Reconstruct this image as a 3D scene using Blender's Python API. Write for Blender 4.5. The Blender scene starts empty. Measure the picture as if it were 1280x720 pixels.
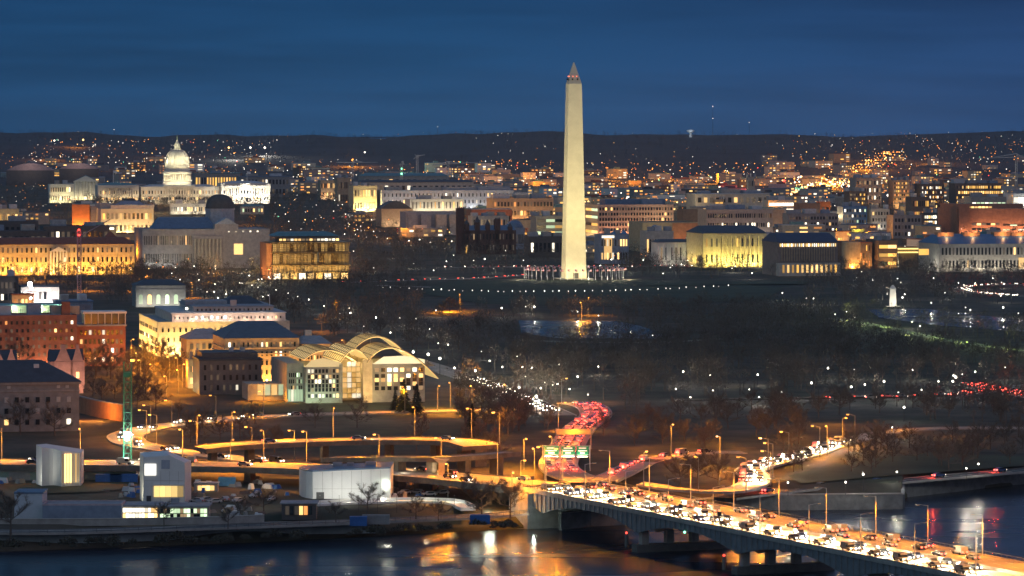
import bpy, math, random
import numpy as np
from mathutils import Vector, Matrix
R = math.radians
SC = bpy.context.scene
COL = SC.collection
rng = random.Random(7)

# ------------------------------------------------------------------ camera, sky, light, exposure
H, F, HZ = 120.0, 4962.0, 168.0          # eye height, focal length and horizon row in 1280x720 pixels
cam = bpy.data.objects.new("camera", bpy.data.cameras.new("camera"))
COL.objects.link(cam)
cam.location = (0, 0, H)
cam.rotation_euler = (R(90), 0, 0)
cam.data.sensor_width = 36.0
cam.data.lens = F * 36.0 / 1280.0
cam.data.shift_y = -(360 - HZ) / 1280.0
cam.data.clip_start = 5
cam.data.clip_end = 60000
SC.camera = cam
SC.view_settings.view_transform = 'Standard'
SC.view_settings.look = 'None'
SC.view_settings.exposure = 0.3
SC.view_settings.gamma = 1.0
SC.view_settings.use_curve_mapping = False
cy = SC.cycles
cy.use_denoising = True
cy.max_bounces = 4
cy.diffuse_bounces = 2
cy.glossy_bounces = 2
cy.transmission_bounces = 2
cy.volume_bounces = 0
cy.sample_clamp_indirect = 4
cy.sample_clamp_direct = 0
cy.caustics_reflective = False
cy.caustics_refractive = False
cy.use_light_tree = True
cy.blur_glossy = 0.5

def world():
    w = bpy.data.worlds.new("World")
    SC.world = w
    w.use_nodes = True
    nt = w.node_tree
    nt.nodes.clear()
    N, L = nt.nodes.new, nt.links.new
    out = N('ShaderNodeOutputWorld')
    sky = N('ShaderNodeTexSky')
    sky.sky_type = 'NISHITA'
    sky.sun_disc = False
    sky.sun_elevation = R(1.5)
    sky.sun_rotation = R(180)
    sky.air_density = 1.5
    sky.ozone_density = 6
    bs = N('ShaderNodeBackground')
    bs.inputs[1].default_value = 0.004
    L(sky.outputs[0], bs.inputs[0])
    tc = N('ShaderNodeTexCoord')
    sep = N('ShaderNodeSeparateXYZ')
    L(tc.outputs['Generated'], sep.inputs[0])
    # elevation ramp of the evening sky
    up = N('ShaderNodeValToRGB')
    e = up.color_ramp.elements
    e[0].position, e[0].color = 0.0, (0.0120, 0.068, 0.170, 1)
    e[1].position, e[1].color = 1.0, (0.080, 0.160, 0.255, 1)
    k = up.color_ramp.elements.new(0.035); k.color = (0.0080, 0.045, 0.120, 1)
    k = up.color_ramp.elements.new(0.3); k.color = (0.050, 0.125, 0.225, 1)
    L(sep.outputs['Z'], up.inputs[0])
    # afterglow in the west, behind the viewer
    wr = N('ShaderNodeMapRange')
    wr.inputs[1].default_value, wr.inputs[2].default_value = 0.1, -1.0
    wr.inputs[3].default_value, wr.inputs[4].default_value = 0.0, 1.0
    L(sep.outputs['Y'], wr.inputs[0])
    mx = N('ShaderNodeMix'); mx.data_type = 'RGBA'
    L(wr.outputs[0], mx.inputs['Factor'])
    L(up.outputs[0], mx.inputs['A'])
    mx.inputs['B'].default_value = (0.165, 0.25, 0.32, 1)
    # long thin cloud bars, and the warmer south
    mp = N('ShaderNodeMapping')
    mp.inputs['Scale'].default_value = (2.0, 1, 26)
    L(tc.outputs['Generated'], mp.inputs[0])
    nz = N('ShaderNodeTexNoise')
    nz.inputs['Scale'].default_value = 4.5
    nz.inputs['Detail'].default_value = 5
    L(mp.outputs[0], nz.inputs['Vector'])
    nr = N('ShaderNodeMapRange')
    nr.inputs[1].default_value, nr.inputs[2].default_value = 0.34, 0.66
    nr.inputs[3].default_value, nr.inputs[4].default_value = 0.74, 1.08
    L(nz.outputs[0], nr.inputs[0])
    ml = N('ShaderNodeMix'); ml.data_type = 'RGBA'; ml.blend_type = 'MULTIPLY'
    ml.inputs['Factor'].default_value = 1
    L(mx.outputs['Result'], ml.inputs['A'])
    L(nr.outputs[0], ml.inputs['B'])
    sr = N('ShaderNodeMapRange')
    sr.inputs[1].default_value, sr.inputs[2].default_value = -0.02, 0.14
    L(sep.outputs['X'], sr.inputs[0])
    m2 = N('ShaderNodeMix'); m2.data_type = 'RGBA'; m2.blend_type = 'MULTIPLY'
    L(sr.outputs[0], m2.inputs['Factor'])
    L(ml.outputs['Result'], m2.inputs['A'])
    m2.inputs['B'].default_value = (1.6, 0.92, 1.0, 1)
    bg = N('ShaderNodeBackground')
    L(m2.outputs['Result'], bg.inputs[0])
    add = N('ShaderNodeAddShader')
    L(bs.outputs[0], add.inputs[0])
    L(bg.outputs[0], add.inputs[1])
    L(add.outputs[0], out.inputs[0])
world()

sun = bpy.data.objects.new("sun", bpy.data.lights.new("sun", 'SUN'))
COL.objects.link(sun)
sun.data.energy = 0.06
sun.data.angle = R(30)
sun.data.color = (0.80, 0.95, 1.0)
sun.rotation_euler = (R(68), 0, R(-14))       # afterglow from behind the viewer

# ------------------------------------------------------------------ projection and terrain
def at(px, py, D):
    return Vector(((px - 640) / F * D, D, H - (py - HZ) / F * D))

def dz(py, z):                       # distance at which a pixel row meets height z
    return (H - z) * F / (py - HZ)

GH = [(1000, 4), (1230, 6.5), (1500, 7), (2400, 7), (2850, 6.6), (3050, 6.9), (3160, 6.9), (3400, 7), (4300, 9), (4900, 16), (5300, 25),
      (6000, 24), (6800, 24), (7600, 36), (8600, 66), (9600, 98), (10600, 114), (11400, 119), (13000, 110), (20000, 60)]
GX = np.array([a for a, b in GH], float); GZ = np.array([b for a, b in GH], float)
def g(X, Y):
    z = float(np.interp(Y, GX, GZ))
    if Y > 7000:
        k = min(1.0, (Y - 7000) / 3500)
        z += k * (5.0 * math.sin(X * 0.0043 + 1.0) + 4 * math.sin(X * 0.0091 + Y * 0.0007) + 3 * math.sin(X * 0.019 + 2 + Y * 0.002) + 1.4 * math.sin(X * 0.047 + Y * 0.003))
    return z

DGRID = np.concatenate([np.arange(900, 3000, 10.0), np.arange(3000, 12500, 25.0)])
def gp(px, py, up=0.0):              # where a pixel meets the ground (or `up` metres over it)
    k = (px - 640) / F; s = (py - HZ) / F
    def gap(D): return H - s * D - g(k * D, D) - up
    zr = H - s * DGRID - np.interp(DGRID, GX, GZ) - up - 14 * (DGRID > 7000)
    i = max(1, int(np.argmax(zr < 0)) if (zr < 0).any() else len(DGRID) - 1)
    lo = hi = float(DGRID[i - 1])
    for D in DGRID[i - 1:]:
        hi = float(D)
        if gap(hi) <= 0: break
        lo = hi
    else: hi = lo = 11400.0
    for _ in range(18):
        m = (lo + hi) / 2
        if gap(m) > 0: lo = m
        else: hi = m
    X = k * lo
    return Vector((X, lo, g(X, lo)))

# ------------------------------------------------------------------ materials
MATS = {}
def mat(name, col, rough=0.85, var=0.22, scale=0.35, bump=0.0, metal=0.0, spec=0.3):
    if name in MATS: return MATS[name]
    m = bpy.data.materials.new(name); MATS[name] = m
    m.use_nodes = True
    nt = m.node_tree; b = nt.nodes['Principled BSDF']; N, L = nt.nodes.new, nt.links.new
    b.inputs['Roughness'].default_value = rough
    b.inputs['Metallic'].default_value = metal
    b.inputs['Specular IOR Level'].default_value = spec
    tc = N('ShaderNodeTexCoord')
    n1 = N('ShaderNodeTexNoise'); n1.inputs['Scale'].default_value = scale; n1.inputs['Detail'].default_value = 6; n1.inputs['Roughness'].default_value = 0.65
    L(tc.outputs['Object'], n1.inputs['Vector'])
    mr = N('ShaderNodeMapRange'); mr.inputs[1].default_value, mr.inputs[2].default_value = 0.3, 0.7
    mr.inputs[3].default_value, mr.inputs[4].default_value = 1 - var, 1 + var
    L(n1.outputs[0], mr.inputs[0])
    mx = N('ShaderNodeMix'); mx.data_type = 'RGBA'; mx.blend_type = 'MULTIPLY'; mx.inputs['Factor'].default_value = 1
    mx.inputs['A'].default_value = (*col, 1)
    L(mr.outputs[0], mx.inputs['B'])
    L(mx.outputs['Result'], b.inputs['Base Color'])
    if bump:
        bp = N('ShaderNodeBump'); bp.inputs['Strength'].default_value = bump
        L(n1.outputs[0], bp.inputs['Height']); L(bp.outputs[0], b.inputs['Normal'])
    return m

def glow(name, col, s, sample=False, vary=True):
    if name in MATS: return MATS[name]
    m = bpy.data.materials.new(name); MATS[name] = m
    m.use_nodes = True
    nt = m.node_tree; b = nt.nodes['Principled BSDF']; N, L = nt.nodes.new, nt.links.new
    b.inputs['Base Color'].default_value = (0.1, 0.1, 0.1, 1)
    b.inputs['Roughness'].default_value = 0.3
    b.inputs['Emission Color'].default_value = (*col, 1)
    b.inputs['Emission Strength'].default_value = s
    if vary:
        oi = N('ShaderNodeObjectInfo')
        mr = N('ShaderNodeMapRange'); mr.inputs[3].default_value, mr.inputs[4].default_value = 0.35 * s, 1.65 * s
        L(oi.outputs['Random'], mr.inputs[0]); L(mr.outputs[0], b.inputs['Emission Strength'])
    m.cycles.emission_sampling = 'AUTO' if sample else 'NONE'
    return m

LIME = mat('limestone', (0.42, 0.40, 0.36)); MARB = mat('marble', (0.62, 0.60, 0.55), var=0.1, scale=0.15)
CONC = mat('concrete', (0.30, 0.29, 0.27)); GREY = mat('grey_stone', (0.24, 0.24, 0.24)); WHITE = mat('white_concrete', (0.66, 0.67, 0.66), var=0.06)
BRICK = mat('red_brick', (0.26, 0.11, 0.07)); TAN = mat('tan_stone', (0.36, 0.28, 0.20)); PINK = mat('pink_stucco', (0.46, 0.27, 0.23)); DARKW = mat('dark_wall', (0.09, 0.085, 0.085))
BROWNW = mat('brown_wall', (0.17, 0.12, 0.095)); BLUEW = mat('blue_grey_panel', (0.20, 0.25, 0.33)); YELW = mat('buff_stone', (0.46, 0.40, 0.27))
RDARK = mat('dark_slate_roof', (0.045, 0.055, 0.075), rough=0.55); RBLUE = mat('blue_metal_roof', (0.10, 0.16, 0.25), rough=0.5); RGREY = mat('grey_membrane_roof', (0.26, 0.28, 0.31)); RLIGHT = mat('pale_roof', (0.42, 0.44, 0.47))
RRED = mat('red_tile_roof', (0.20, 0.08, 0.055)); RTEAL = mat('teal_roof', (0.08, 0.19, 0.22), rough=0.5)
ASPH = mat('asphalt', (0.085, 0.083, 0.08), var=0.25, scale=0.05); RCONC = mat('concrete_roadway', (0.28, 0.25, 0.21), var=0.18, scale=0.08)
STEEL = mat('grey_steel', (0.22, 0.23, 0.24), rough=0.5); DSTEEL = mat('dark_steel', (0.05, 0.052, 0.055), rough=0.5)
GRSTEEL = mat('green_steel', (0.04, 0.20, 0.13), rough=0.5); RSTEEL = mat('red_steel', (0.40, 0.06, 0.04), rough=0.5)
BARK = mat('bark', (0.11, 0.088, 0.07), scale=2.0); TWIG = mat('bare_twigs', (0.125, 0.105, 0.082), var=0.3, scale=0.2)
WOODM = mat('bare_wood', (0.11, 0.097, 0.078), var=0.45, scale=0.012); NEEDLE = mat('dark_needles', (0.022, 0.038, 0.024), var=0.4, scale=0.6)
GLASS = mat('dark_glass', (0.015, 0.02, 0.025), rough=0.12, var=0.1, spec=0.6)
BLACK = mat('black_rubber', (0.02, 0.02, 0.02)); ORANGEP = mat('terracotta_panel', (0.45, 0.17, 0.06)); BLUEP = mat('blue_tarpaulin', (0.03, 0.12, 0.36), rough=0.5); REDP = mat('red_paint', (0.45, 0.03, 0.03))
LAWN = mat('lawn', (0.040, 0.052, 0.026), var=0.4, scale=0.03)
W_WARM = glow('window_warm', (1.0, 0.58, 0.19), 1.5); W_WHITE = glow('window_white', (1.0, 0.88, 0.66), 1.6); W_GOLD = glow('window_gold', (1.0, 0.52, 0.10), 1.0)
W_GREEN = glow('window_green', (0.75, 1.0, 0.6), 0.9); W_ORNG = glow('window_orange', (1.0, 0.36, 0.08), 0.8); W_FAINT = glow('window_faint', (1.0, 0.70, 0.40), 0.05); W_DIM = glow('window_dim', (1.0, 0.66, 0.32), 0.22)
L_WHITE = glow('lamp_white', (1.0, 0.93, 0.78), 7); L_SOD = glow('lamp_sodium', (1.0, 0.36, 0.05), 5)
L_RED = glow('lamp_red', (1.0, 0.05, 0.03), 5, vary=False); L_GREEN = glow('lamp_green', (0.2, 1.0, 0.5), 5, vary=False)
L_HEAD = glow('headlight', (1.0, 0.88, 0.68), 16, vary=False); L_TAIL = glow('taillight', (1.0, 0.075, 0.045), 7, vary=False)
SOD = (1.0, 0.31, 0.012); WARM = (1.0, 0.74, 0.38); WHT = (1.0, 0.93, 0.78); YEL = (1.0, 0.70, 0.24)

# ------------------------------------------------------------------ mesh building
class MB:
    def __init__(s): s.v = []; s.f = []; s.m = []
    def add(s, vs, fs, mi=0):
        o = len(s.v); s.v += [tuple(p) for p in vs]; s.f += [tuple(o + i for i in q) for q in fs]; s.m += [mi] * len(fs); return s
    def box(s, cx, cy_, z0, sx, sy, sz, rz=0.0, mi=0):
        c, n = math.cos(rz), math.sin(rz); vs = []
        for z in (z0, z0 + sz):
            for a, b in ((-1, -1), (1, -1), (1, 1), (-1, 1)):
                x, y = a * sx / 2, b * sy / 2
                vs.append((cx + x * c - y * n, cy_ + x * n + y * c, z))
        return s.add(vs, [(0, 3, 2, 1), (4, 5, 6, 7), (0, 1, 5, 4), (1, 2, 6, 5), (2, 3, 7, 6), (3, 0, 4, 7)], mi)
    def hip(s, cx, cy_, z0, sx, sy, h, rx, ry, mi=0):
        vs = [(cx + a * sx / 2, cy_ + b * sy / 2, z0) for a, b in ((-1, -1), (1, -1), (1, 1), (-1, 1))]
        vs += [(cx + a * rx / 2, cy_ + b * ry / 2, z0 + h) for a, b in ((-1, -1), (1, -1), (1, 1), (-1, 1))]
        return s.add(vs, [(0, 3, 2, 1), (4, 5, 6, 7), (0, 1, 5, 4), (1, 2, 6, 5), (2, 3, 7, 6), (3, 0, 4, 7)], mi)
    def prism(s, poly, a0, a1, axis='z', mi=0):
        n = len(poly)
        def P(p, a):
            return (p[0], p[1], a) if axis == 'z' else (p[0], a, p[1]) if axis == 'y' else (a, p[0], p[1])
        vs = [P(p, a0) for p in poly] + [P(p, a1) for p in poly]
        return s.add(vs, [tuple(range(n - 1, -1, -1)), tuple(range(n, 2 * n))] + [(i, (i + 1) % n, n + (i + 1) % n, n + i) for i in range(n)], mi)
    def tube(s, p0, p1, r0, r1, n=6, mi=0):
        p0, p1 = Vector(p0), Vector(p1); d = (p1 - p0)
        if d.length < 1e-6: return s
        d.normalize(); u = d.cross(Vector((0, 0, 1)) if abs(d.z) < 0.9 else Vector((1, 0, 0))).normalized(); w = d.cross(u)
        vs = []
        for p, r in ((p0, r0), (p1, r1)):
            for i in range(n):
                t = 2 * math.pi * i / n; vs.append(p + (u * math.cos(t) + w * math.sin(t)) * r)
        return s.add(vs, [(i, (i + 1) % n, n + (i + 1) % n, n + i) for i in range(n)] + [tuple(range(n - 1, -1, -1)), tuple(range(n, 2 * n))], mi)
    def lathe(s, prof, n=24, cx=0, cy_=0, mi=0, a0=0.0, a1=2 * math.pi):
        full = abs(a1 - a0 - 2 * math.pi) < 1e-6; k = n if full else n + 1; vs = []
        for r, z in prof:
            for i in range(k):
                t = a0 + (a1 - a0) * i / n; vs.append((cx + r * math.cos(t), cy_ + r * math.sin(t), z))
        fs = []
        for j in range(len(prof) - 1):
            for i in range(n):
                i2 = (i + 1) % k; fs.append((j * k + i, j * k + i2, (j + 1) * k + i2, (j + 1) * k + i))
        return s.add(vs, fs, mi)
    def mesh(s, name, mats):
        me = bpy.data.meshes.new(name); me.from_pydata(s.v, [], s.f)
        for m in (mats if isinstance(mats, (list, tuple)) else [mats]): me.materials.append(m)
        if any(s.m): me.polygons.foreach_set('material_index', s.m)
        me.update(); return me
    def build(s, name, mats, parent=None, smooth=False):
        me = s.mesh(name, mats)
        if smooth: me.polygons.foreach_set('use_smooth', [True] * len(me.polygons))
        return link(name, me, parent)

def link(name, me, parent=None):
    o = bpy.data.objects.new(name, me); COL.objects.link(o)
    if parent is not None: o.parent = parent
    return o
def tag(o, label=None, cat=None, group=None, kind=None):
    if label: o['label'] = label
    if cat: o['category'] = cat
    if group: o['group'] = group
    if kind: o['kind'] = kind
    return o
def empty(name, loc, label, cat, group=None, rz=0.0):
    o = bpy.data.objects.new(name, None); COL.objects.link(o); o.location = loc; o.rotation_euler = (0, 0, rz); o.empty_display_size = 2
    return tag(o, label, cat, group)
def copy_tree(o, loc=None, rz=None, parent=None, s=None, label=None, group=None):
    c = o.copy(); COL.objects.link(c)
    if parent is not None: c.parent = parent
    if loc is not None: c.location = loc
    if rz is not None: c.rotation_euler = (0, 0, rz)
    if s is not None: c.scale = (s, s, s)
    if label: c['label'] = label
    if group: c['group'] = group
    for ch in KIDS.get(o.name, ()): copy_tree(ch, parent=c)
    return c
KIDS = {}
def kids(o):
    KIDS[o.name] = [c for c in bpy.data.objects if c.parent == o]
    for c in KIDS[o.name]: kids(c)
LD = {}
def lamp(kind, loc, col, power, r=0.3, parent=None, aim=None, ang=60, blend=0.6, sx=None, sy=None):
    key = (kind, col, power, r, ang, sx, sy)
    if key not in LD:
        d = bpy.data.lights.new('lamp_light', kind); d.color = col; d.energy = power
        if kind == 'AREA':
            d.shape = 'RECTANGLE'; d.size = sx; d.size_y = sy
        else: d.shadow_soft_size = r
        if kind == 'SPOT': d.spot_size = R(ang); d.spot_blend = blend
        LD[key] = d
    o = bpy.data.objects.new('lamp_light', LD[key]); COL.objects.link(o); o.location = loc
    if aim is not None: o.rotation_euler = (Vector(aim) - Vector(loc)).to_track_quat('-Z', 'Y').to_euler()
    if parent is not None: o.parent = parent
    return o

# ------------------------------------------------------------------ generic building with windows as parts
WIN = {}
def wmesh(m):
    if m.name not in WIN: WIN[m.name] = MB().box(0, 0, -0.5, 1, 1, 1).mesh('window', m)
    return WIN[m.name]
FOOT = []                                    # footprints (centre, half sizes, angle) for keeping trees out
ROT = R(11)
class Bld:
    """A box building whose silhouette covers pixels x0..x1, top at row yt, foot at row yb."""
    def __init__(s, name, label, x0, x1, yt, yb, dep, wall, cat='building', rot=ROT, group=None, ztop=None, Dk=None, body=True):
        p = gp((x0 + x1) / 2, yb) if Dk is None else None
        D = p.y if Dk is None else Dk
        k0, k1 = (x0 - 640) / F, (x1 - 640) / F
        c, n = math.cos(rot), math.sin(rot)
        Px = max(k0 * D, k0 * (D + dep * c) + dep * n)          # front left corner, the receding side showing left of it
        s.d = dep; s.w = max(4.0, (k1 * D - Px) / (c - k1 * n))
        X = Px + s.w / 2 * c - dep / 2 * n; Y = D + s.w / 2 * n + dep / 2 * c
        s.z0 = g(X, D); s.D = D
        s.h = (H - (yt - HZ) / F * D) - s.z0
        s.root = empty(name, (X, Y, s.z0), label, cat, group, rot)
        s.X, s.Y, s.rot = X, Y, rot; s.nw = 0; s.rest = {}
        FOOT.append((X, Y, s.w / 2 + 5, dep / 2 + 5, rot))
        s.m = F / D                          # pixels per metre
        if body: MB().box(0, 0, -1.0, s.w, dep, s.h + 1.0).build('wall', wall, s.root)
    def zpx(s, py): return H - (py - HZ) / F * s.D - s.z0
    def xpx(s, px):                      # local x on the front face seen at a pixel column
        k = (px - 640) / F; c, n = math.cos(s.rot), math.sin(s.rot)
        return (k * (s.Y - s.d / 2 * c) - s.X - s.d / 2 * n) / (c - k * n)
    def roof(s, m, t=0.8, over=0.5):
        MB().box(0, 0, s.h, s.w + over * 2, s.d + over * 2, t).build('roof', m, s.root); return s
    def parapet(s, m, roofm, t=0.9):
        b = MB(); e = 0.5
        b.box(0, -s.d / 2 + e / 2, s.h, s.w + .1, e, t).box(0, s.d / 2 - e / 2, s.h, s.w + .1, e, t).box(-s.w / 2 + e / 2, 0, s.h, e, s.d - 2 * e, t).box(s.w / 2 - e / 2, 0, s.h, e, s.d - 2 * e, t)
        b.build('parapet', m, s.root); MB().box(0, 0, s.h, s.w - 1.02, s.d - 1.02, 0.2).build('roof', roofm, s.root); return s
    def hip(s, m, h, rx=0.5, ry=0.1, over=0.8):
        MB().hip(0, 0, s.h, s.w + 2 * over, s.d + 2 * over, h, s.w * rx, s.d * ry).build('roof', m, s.root); return s
    def pent(s, x, y, w, d, h, m=None, name='rooftop_unit', z=None):
        MB().box(x, y, (s.h + 0.9) if z is None else z, w, d, h).build(name, m or RGREY, s.root); return s
    def win(s, x, z, w, h, m, face='f', y=None, name='window'):
        t = 0.5
        if s.nw >= 100:
            b = s.rest.setdefault('x', [MB(), []])
            if m not in b[1]: b[1].append(m)
            mi = b[1].index(m)
            if face == 'f': b[0].box(x, -s.d / 2 - .05 if y is None else y, z - h / 2, w, t, h, mi=mi)
            else: b[0].box(-s.w / 2 - .05, x, z - h / 2, t, w, h, mi=mi)
            return
        s.nw += 1
        o = link(name, wmesh(m), s.root)
        if face == 'f': o.location = (x, -s.d / 2 - .05 if y is None else y, z); o.scale = (w, t, h)
        else: o.location = (-s.w / 2 - .05, x, z); o.scale = (t, w, h)
    def grid(s, fl, co, p, lit=(W_WARM,), dark=GLASS, face='f', z0=None, z1=None, x0=None, x1=None, fw=0.55, fh=0.5, y=None):
        span = s.w if face == 'f' else s.d
        z0 = 1.0 if z0 is None else z0; z1 = s.h - 0.8 if z1 is None else z1
        x0 = -span / 2 + 1 if x0 is None else x0; x1 = span / 2 - 1 if x1 is None else x1
        cw, chh = (x1 - x0) / co, (z1 - z0) / fl
        for j in range(fl):
            for i in range(co):
                m = rng.choice(lit) if rng.random() < p else W_FAINT if dark is GLASS and rng.random() < .28 else dark
                if m is None: continue
                s.win(x0 + (i + .5) * cw, z0 + (j + .5) * chh, cw * fw, chh * fh, m, face, y)
        return s
    def bands(s, fl, p, lit=(W_WHITE,), dark=GLASS, face='f', fh=0.4, parts=3, **k):
        return s.grid(fl, parts, p, lit, dark, face, fw=0.97, fh=fh, **k)
    def cornice(s, z, m, t=0.7, o=0.35, name='cornice'):
        MB().box(0, 0, z, s.w + 2 * o, s.d + 2 * o, t).build(name, m, s.root); return s
    def cols(s, n, x0, x1, z0, z1, r, m, dy=0.0, name='column'):
        me = None
        for i in range(n):
            x = x0 + (x1 - x0) * i / max(1, n - 1)
            if me is None: me = MB().tube((0, 0, 0), (0, 0, z1 - z0), r, r * .85, 8).mesh(name, m)
            o = link(name, me, s.root); o.location = (x, -s.d / 2 - dy, z0)
        return s
    def flood(s, col, power, n=4, x0=None, x1=None, face='f', off=6.0, zf=0.4, h=None):
        """ground floodlights washing the facade"""
        span = s.w if face == 'f' else s.d
        x0 = -span / 2 if x0 is None else x0; x1 = span / 2 if x1 is None else x1
        for i in range(n):
            x = x0 + (x1 - x0) * (i + .5) / n; hh = s.h if h is None else h
            if face == 'f': a, b = (x, -s.d / 2 - off, 0.8), (x, -s.d / 2, hh * zf)
            elif face == 'r': a, b = (s.w / 2 + off, x, 0.8), (s.w / 2, x, hh * zf)
            else: a, b = (-s.w / 2 - off, x, 0.8), (-s.w / 2, x, hh * zf)
            lamp('SPOT', a, col, power * 1.7, 0.3, s.root, b, 140, 0.8)
        return s
    def done(s):
        for b, ms in s.rest.values():
            o = b.build('window', ms, s.root); o['kind'] = 'stuff'
        return s

# ================================================================== SETTING: water, terrain, hills
BANK = [(-3000, 1100), (-700, 1118), (0, 1141), (320, 1167), (640, 1207), (700, 1215), (760, 1240), (930, 1268), (1127, 1272), (1129, 1313), (1280, 1362), (1980, 1480), (4000, 1700)]
def bank(px): return float(np.interp(px, [a for a, b in BANK], [b for a, b in BANK]))

def ground_material():
    m = mat('park_ground', (0.050, 0.050, 0.036), var=0.55, scale=0.05, bump=0.3)
    nt = m.node_tree; n2 = nt.nodes.new('ShaderNodeTexNoise'); n2.inputs['Scale'].default_value = 0.012; n2.inputs['Detail'].default_value = 8; n2.inputs['Roughness'].default_value = .7
    cr = nt.nodes.new('ShaderNodeValToRGB'); cr.color_ramp.elements[0].position, cr.color_ramp.elements[0].color = .42, (.030, .036, .020, 1); cr.color_ramp.elements[1].position, cr.color_ramp.elements[1].color = .58, (.075, .060, .042, 1)
    nt.links.new(nt.nodes['Texture Coordinate'].outputs['Object'], n2.inputs['Vector']); nt.links.new(n2.outputs[0], cr.inputs[0]); nt.links.new(cr.outputs[0], nt.nodes['Mix'].inputs['A'])
    return m
def build_ground():
    pxs = list(range(-2600, -100, 100)) + list(range(-100, 1400, 12)) + [1128.5, 1127.5] + list(range(1400, 4000, 100)); pxs = sorted(set(pxs))
    rows = [0.0, 1.0, 4.0] + [None] * 150
    near, far = 1240.0, 13500.0
    vs = []; nr = len(rows)
    for px in pxs:
        b = bank(px)
        for j in range(nr):
            if j == 0: D, z = b, -3.0
            elif j == 1: D, z = b + 0.6, 0.9
            elif j == 2: D, z = b + 9, 3.6
            else:
                t = (j - 3) / (nr - 4); D = (b + 16) * (far / (b + 16)) ** t; z = g((px - 640) / F * D, D)
            vs.append(((px - 640) / F * D, D, z))
    fs = []; n = len(pxs)
    hi = []
    for i in range(n - 1):
        for j in range(nr - 1):
            fs.append((i * nr + j, (i + 1) * nr + j, (i + 1) * nr + j + 1, i * nr + j + 1))
            hi.append(1 if vs[i * nr + j][1] > 7000 else 0)
    me = bpy.data.meshes.new('ground'); me.from_pydata(vs, [], fs)
    me.materials.append(ground_material()); me.materials.append(mat('wooded_hillside', (0.045, 0.045, 0.05), var=0.35, scale=0.006))
    me.polygons.foreach_set('material_index', hi); me.polygons.foreach_set('use_smooth', [True] * len(fs)); me.update()
    tag(link('ground', me), kind='structure')
    # plain continuing to the horizon beyond the ridge
    MB().add([(-9500, 13400, 112), (9500, 13400, 112), (11500, 17000, 105), (-11500, 17000, 105)], [(0, 1, 2, 3)]).build('far_terrain', mat('wooded_hillside', (0, 0, 0)))['kind'] = 'structure'
build_ground()

def water_material():
    m = bpy.data.materials.new('river_water'); m.use_nodes = True
    nt = m.node_tree; b = nt.nodes['Principled BSDF']; N, L = nt.nodes.new, nt.links.new
    b.inputs['Base Color'].default_value = (0.003, 0.010, 0.028, 1)
    b.inputs['Roughness'].default_value = 0.16
    b.inputs['Specular IOR Level'].default_value = 0.5
    b.inputs['IOR'].default_value = 1.33
    tc = N('ShaderNodeTexCoord'); mp = N('ShaderNodeMapping'); mp.inputs['Scale'].default_value = (0.05, 0.16, 1)
    nz = N('ShaderNodeTexNoise'); nz.inputs['Scale'].default_value = 1.0; nz.inputs['Detail'].default_value = 7; nz.inputs['Roughness'].default_value = 0.6
    bp = N('ShaderNodeBump'); bp.inputs['Strength'].default_value = 0.22; bp.inputs['Distance'].default_value = 0.4
    L(tc.outputs['Object'], mp.inputs[0]); L(mp.outputs[0], nz.inputs['Vector']); L(nz.outputs[0], bp.inputs['Height']); L(bp.outputs[0], b.inputs['Normal'])
    mp2 = N('ShaderNodeMapping'); mp2.inputs['Scale'].default_value = (0.004, 0.02, 1)
    n2 = N('ShaderNodeTexNoise'); n2.inputs['Scale'].default_value = 1.0; n2.inputs['Detail'].default_value = 3
    mr = N('ShaderNodeMapRange'); mr.inputs[1].default_value, mr.inputs[2].default_value, mr.inputs[3].default_value, mr.inputs[4].default_value = 0.35, 0.65, 0.20, 0.32
    L(tc.outputs['Object'], mp2.inputs[0]); L(mp2.outputs[0], n2.inputs['Vector']); L(n2.outputs[0], mr.inputs[0]); L(mr.outputs[0], b.inputs['Roughness'])
    return m
WATER = water_material()
MB().add([(-1500, 300, 0), (1500, 300, 0), (1700, 1700, 0), (-900, 1700, 0)], [(0, 1, 2, 3)]).build('river', WATER)['kind'] = 'structure'
def ground_sheet(name, pts, m, up=0.15, kind='structure', sub=3):
    """a flat patch of the ground whose outline is read at pixels, draped a little above the soil"""
    P = [gp(x, y) for x, y in pts]; z = max(p.z for p in P) + up
    o = MB().add([(p.x, p.y, z) for p in P], [tuple(range(len(P)))]).build(name, m); o['kind'] = kind; return o
ground_sheet('reflecting_pool', [(648, 401), (770, 402), (800, 408), (850, 424), (700, 424), (652, 417)], WATER, 0.3)
ground_sheet('reflecting_pool', [(1085, 388), (1150, 386), (1290, 402), (1290, 416), (1180, 408), (1100, 398)], WATER, 0.3)
ground_sheet('lawn', [(560, 352), (700, 350.5), (870, 352), (980, 360), (960, 374), (780, 384), (600, 380), (520, 366)], LAWN, 0.2)
ground_sheet('lawn', [(180, 478), (250, 486), (330, 502), (330, 512), (230, 518), (185, 500)], mat('dry_lawn', (0.055, 0.048, 0.034), var=0.3, scale=0.05), 0.2)
ground_sheet('lawn', [(0, 606), (60, 601), (170, 600), (172, 611), (120, 616), (30, 619)], LAWN, 0.25)
ground_sheet('lawn', [(300, 503), (480, 508), (650, 506), (650, 509), (480, 514), (300, 518)], LAWN, 0.25)
ground_sheet('lawn', [(1000, 606), (1110, 596), (1280, 583), (1280, 572), (1160, 566), (1050, 580), (985, 596)], LAWN, 0.2)
ground_sheet('lawn', [(850, 499), (1200, 494), (1210, 500), (860, 507)], mat('dry_lawn', (0, 0, 0)), 0.25)
ground_sheet('lawn', [(800, 353), (1010, 352), (1010, 356), (800, 358)], LAWN, 0.6)

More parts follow.
